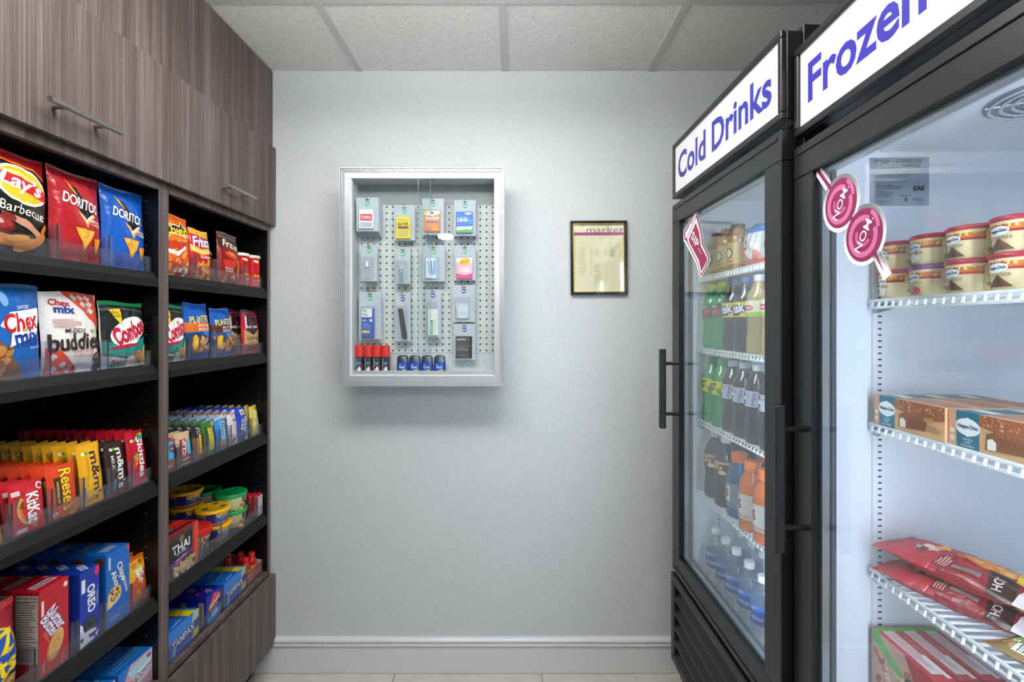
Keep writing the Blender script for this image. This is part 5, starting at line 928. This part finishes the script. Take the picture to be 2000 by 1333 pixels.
for r, (row, txt) in enumerate(((['v', 's', 'c', 'c', 'c', 'v'], 'bottom layer'), (['v', 'v', 'c', 'c', 'c', 'v'], 'top layer'))):
    for i, q in enumerate(row):
        o = I[q] if q not in used else dup(I[q]); used.add(q)
        ky = {'v': 'vanilla ice cream tub with a red lid', 's': 'strawberry ice cream tub with a purple lid', 'c': 'chocolate ice cream tub with a red lid'}[q]
        tag(o, '%s, %s, %s' % (ky, txt, ['nearest the sticker', 'second from the sticker', 'third from the sticker', 'fourth from the sticker', 'fifth from the sticker', 'sixth from the sticker'][i]), 'ice cream tub', 'ice cream tubs'); inF(o, .952-.0775*i-(.002 if r else 0), .7625-.002*i, 1.5095+.0546*r, -14+3*i)
def hd(): return carton('ice_cream_bar_box', 168, 58, 62, 'd8a878', [R(-76, 29, 14, 58, 'd8a080'), E(-76, 24, 4.5, 4.5, 'f0e0d0'), E(-76, 12, 4.5, 4.5, 'f0e0d0'), R(-48, 29, 40, 58, '1a6e86'), P([(-28, 58), (84, 58), (84, 34), (30, 28), (-28, 40)], 'a05a34'), BL(28, 48, 106, 16, 70, ['c8825a', '8a4a28', 'e0a878', 'b86a5a'], 1.5, 3, 4, .3), E(-48, 34, 22, 14, 'f4f6f8'), E(-48, 47, 3, 2.4, 'f4f6f8'), E(-48, 21, 3, 2.4, 'f4f6f8'), T('Häagen-Dazs', -48, 34, 37, 8, '1c2c50', 0, .05), T('vanilla', -48, 15, 18, 4, 'cfe4ea'), T('milk', -48, 10, 11, 4, 'cfe4ea'), T('chocolate', -48, 4.6, 24, 4, 'cfe4ea'), P([(-18, 6), (44, 10), (48, 24), (40, 36), (2, 38), (-16, 30)], '8a4e2c'), P([(0, 38), (40, 36), (46, 26), (4, 29)], '9c5c36'), P([(-14, 7), (0, 8), (0, 20), (-6, 25), (-14, 22)], 'f2eee0'), G([R(10+9*i, 23, .9, 24, '6a3a20', 24) for i in range(4)]), G([R(10+9*i, 23, .9, 24, '6a3a20', -24) for i in range(4)]), LN(64, 16, 32, 12, 3, 'a87848'), R(52, 32, 22, 5, 'b89050', 8)],
                      (), (), [R(-48, 31, 40, 62, '1a6e86'), R(-48, 31, 36, 18, 'e8eef0'), R(28, 31, 100, 40, 'a86a44'), LN(30, 31, 90, 30, 5, 'c08860')], 'plast')
o = hd(); fl2 = True
for i, Yc in enumerate((.896, .7265, .557)):
    for j in range(3):
        c = o if fl2 else dup(o); fl2 = False
        tag(c, 'teal and brown ice cream bar box, %s, %s row' % (['nearest the far freezer wall', 'middle of its shelf', 'farthest from the far freezer wall'][i], ['front', 'second', 'third'][j]), 'ice cream box', 'ice cream bar boxes'); inF(c, Yc, .7255+.064*j-.001*i, 1.2585)
# flat snack bags, lying
def lying(nm, w, h, d, base, items, seed, label, Y, X, z, rz, cat, grp, px_=-90.):
    o = bag(nm, w, h, d, base, items, seed, 14, 20, .05, 2.4, 1.2); tag(o, label, cat, grp); o.rotation_euler = (R_(px_), 0, R_(rz)); o.location = (X, Y, z+d/2000+.001); return o
hp = [P([(-60, 130), (60, 130), (60, 0), (-60, 0)], '8a1c26'), E(-2, 168, 22, 13, 'e8c8b4', 20), E(12, 158, 17, 11, 'e09040', 10), E(-22, 172, 12, 9, '6a2c2a'), R(-34, 130, 38, 22, '7a1822'), LN(-34, 130, 32, 18, 4, 'e8b8b0'), P([(2, 142), (34, 104), (44, 54), (8, 46), (-10, 84)], 'd08038'), BL(16, 92, 40, 70, 24, ['e0984c', 'c06a2c', 'e8b068', 'b8602c'], 5, 10, 4), P([(-60, 60), (-10, 74), (-6, 40), (-60, 24)], '3a1a1c'), T('HOT', -34, 54, 34, 12, 'e8dcd8', 12, .03), P([(-10, 44), (60, 62), (60, 34), (-6, 22)], 'eac820'), P([(-60, 26), (60, 34), (60, 0), (-60, 0)], 'e6dce0'), LN(-6, 178, 40, 8, 2, 'f0dcdc'), R(-40, 96, 8, 40, '9a8a88', 0), LN(-40, 96, 36, 7, 2, '5a4a4a', 90)]
lying('frozen_sandwich_bag', 118, 240, 42, 'ac2230', hp, 71, 'red frozen sandwich bag lying on the freezer shelf, lower of the two', .748, .836, .957, 20, 'frozen bag', 'red frozen sandwich bags')
o2 = lying('frozen_sandwich_bag', 118, 240, 42, 'ac2230', hp, 72, 'red frozen sandwich bag lying on top of the other red bag', .752, .842, .994, 19, 'frozen bag', 'red frozen sandwich bags'); o2.rotation_euler = (R_(-89), 0, R_(19))
br = [BL(0, 66, 70, 100, 24, ['8a6a3c', 'a8844c', '6e5028', 'b8945c'], 10, 20, 6, .5), R(-30, 66, 22, 70, 'eceef0'), G([R(-30, 36+3.1*i, 18, 1.4 if i % 3 else .7, '1c2430') for i in range(20)]), TO('7', 12, 60, 40, 56, 'd02c3c', 'f4ecec', 90, .08, .16), G([R(-14, 112, 14, 12, 'f0f4ee'), R(-7, 112, 8, 12, '5aa83c'), R(24, 114, 14, 12, 'f0f4ee'), R(31, 114, 8, 12, '5aa83c')])]
lying('frozen_snack_bag', 96, 130, 30, '8a6c3c', br, 73, 'brown frozen snack bag with a barcode and red numeral lying on the freezer shelf', .622, .790, .957, 12, 'frozen bag', 'brown frozen snack bags')
lying('frozen_snack_bag', 96, 130, 30, '8a6c3c', br, 74, 'brown frozen snack bag lying at the hidden end of the freezer shelf', .470, .790, .957, 3, 'frozen bag', 'brown frozen snack bags')
def entree(): return carton('frozen_dinner_box', 150, 150, 40, 'b8343a', [P([(-75, 150), (10, 150), (75, 128), (75, 0), (-75, 0)], 'c9a08c'), BL(-10, 66, 120, 120, 70, ['b8604c', 'd8a084', 'e8c8b0', '9a4638', 'c87a60'], 6, 13, 5, .5), P([(-75, 150), (-60, 150), (-10, 118), (10, 104), (6, 96), (-30, 106), (-75, 132)], '58b048'), P([(10, 150), (75, 150), (75, 90), (30, 116)], 'b02c34'), E(40, 96, 30, 17, '1c2a26', -14), T("Stouffer's", 40, 96, 46, 12, 'e8e8e0', -14, .03)], (), (), [R(0, 20, 120, 22, 'dcd4d4'), LN(0, 20, 110, 18, 4, 'c86a6e'), R(-66, 20, 12, 40, '58b048'), R(40, 32, 60, 8, 'e8e4e4')], 'plast')
o = entree(); fl2 = True
for i, Yc in enumerate((.912, .758, .604)):
    for j in range(3):
        c = o if fl2 else dup(o); fl2 = False
        tag(c, 'red and green frozen dinner box, %s, %s row' % (['nearest the far wall', 'second from the far wall', 'third from the far wall'][i], ['front', 'second', 'third'][j]), 'frozen dinner', 'frozen dinner boxes'); inF(c, Yc, .728+.0425*j-.001*i, .6905)
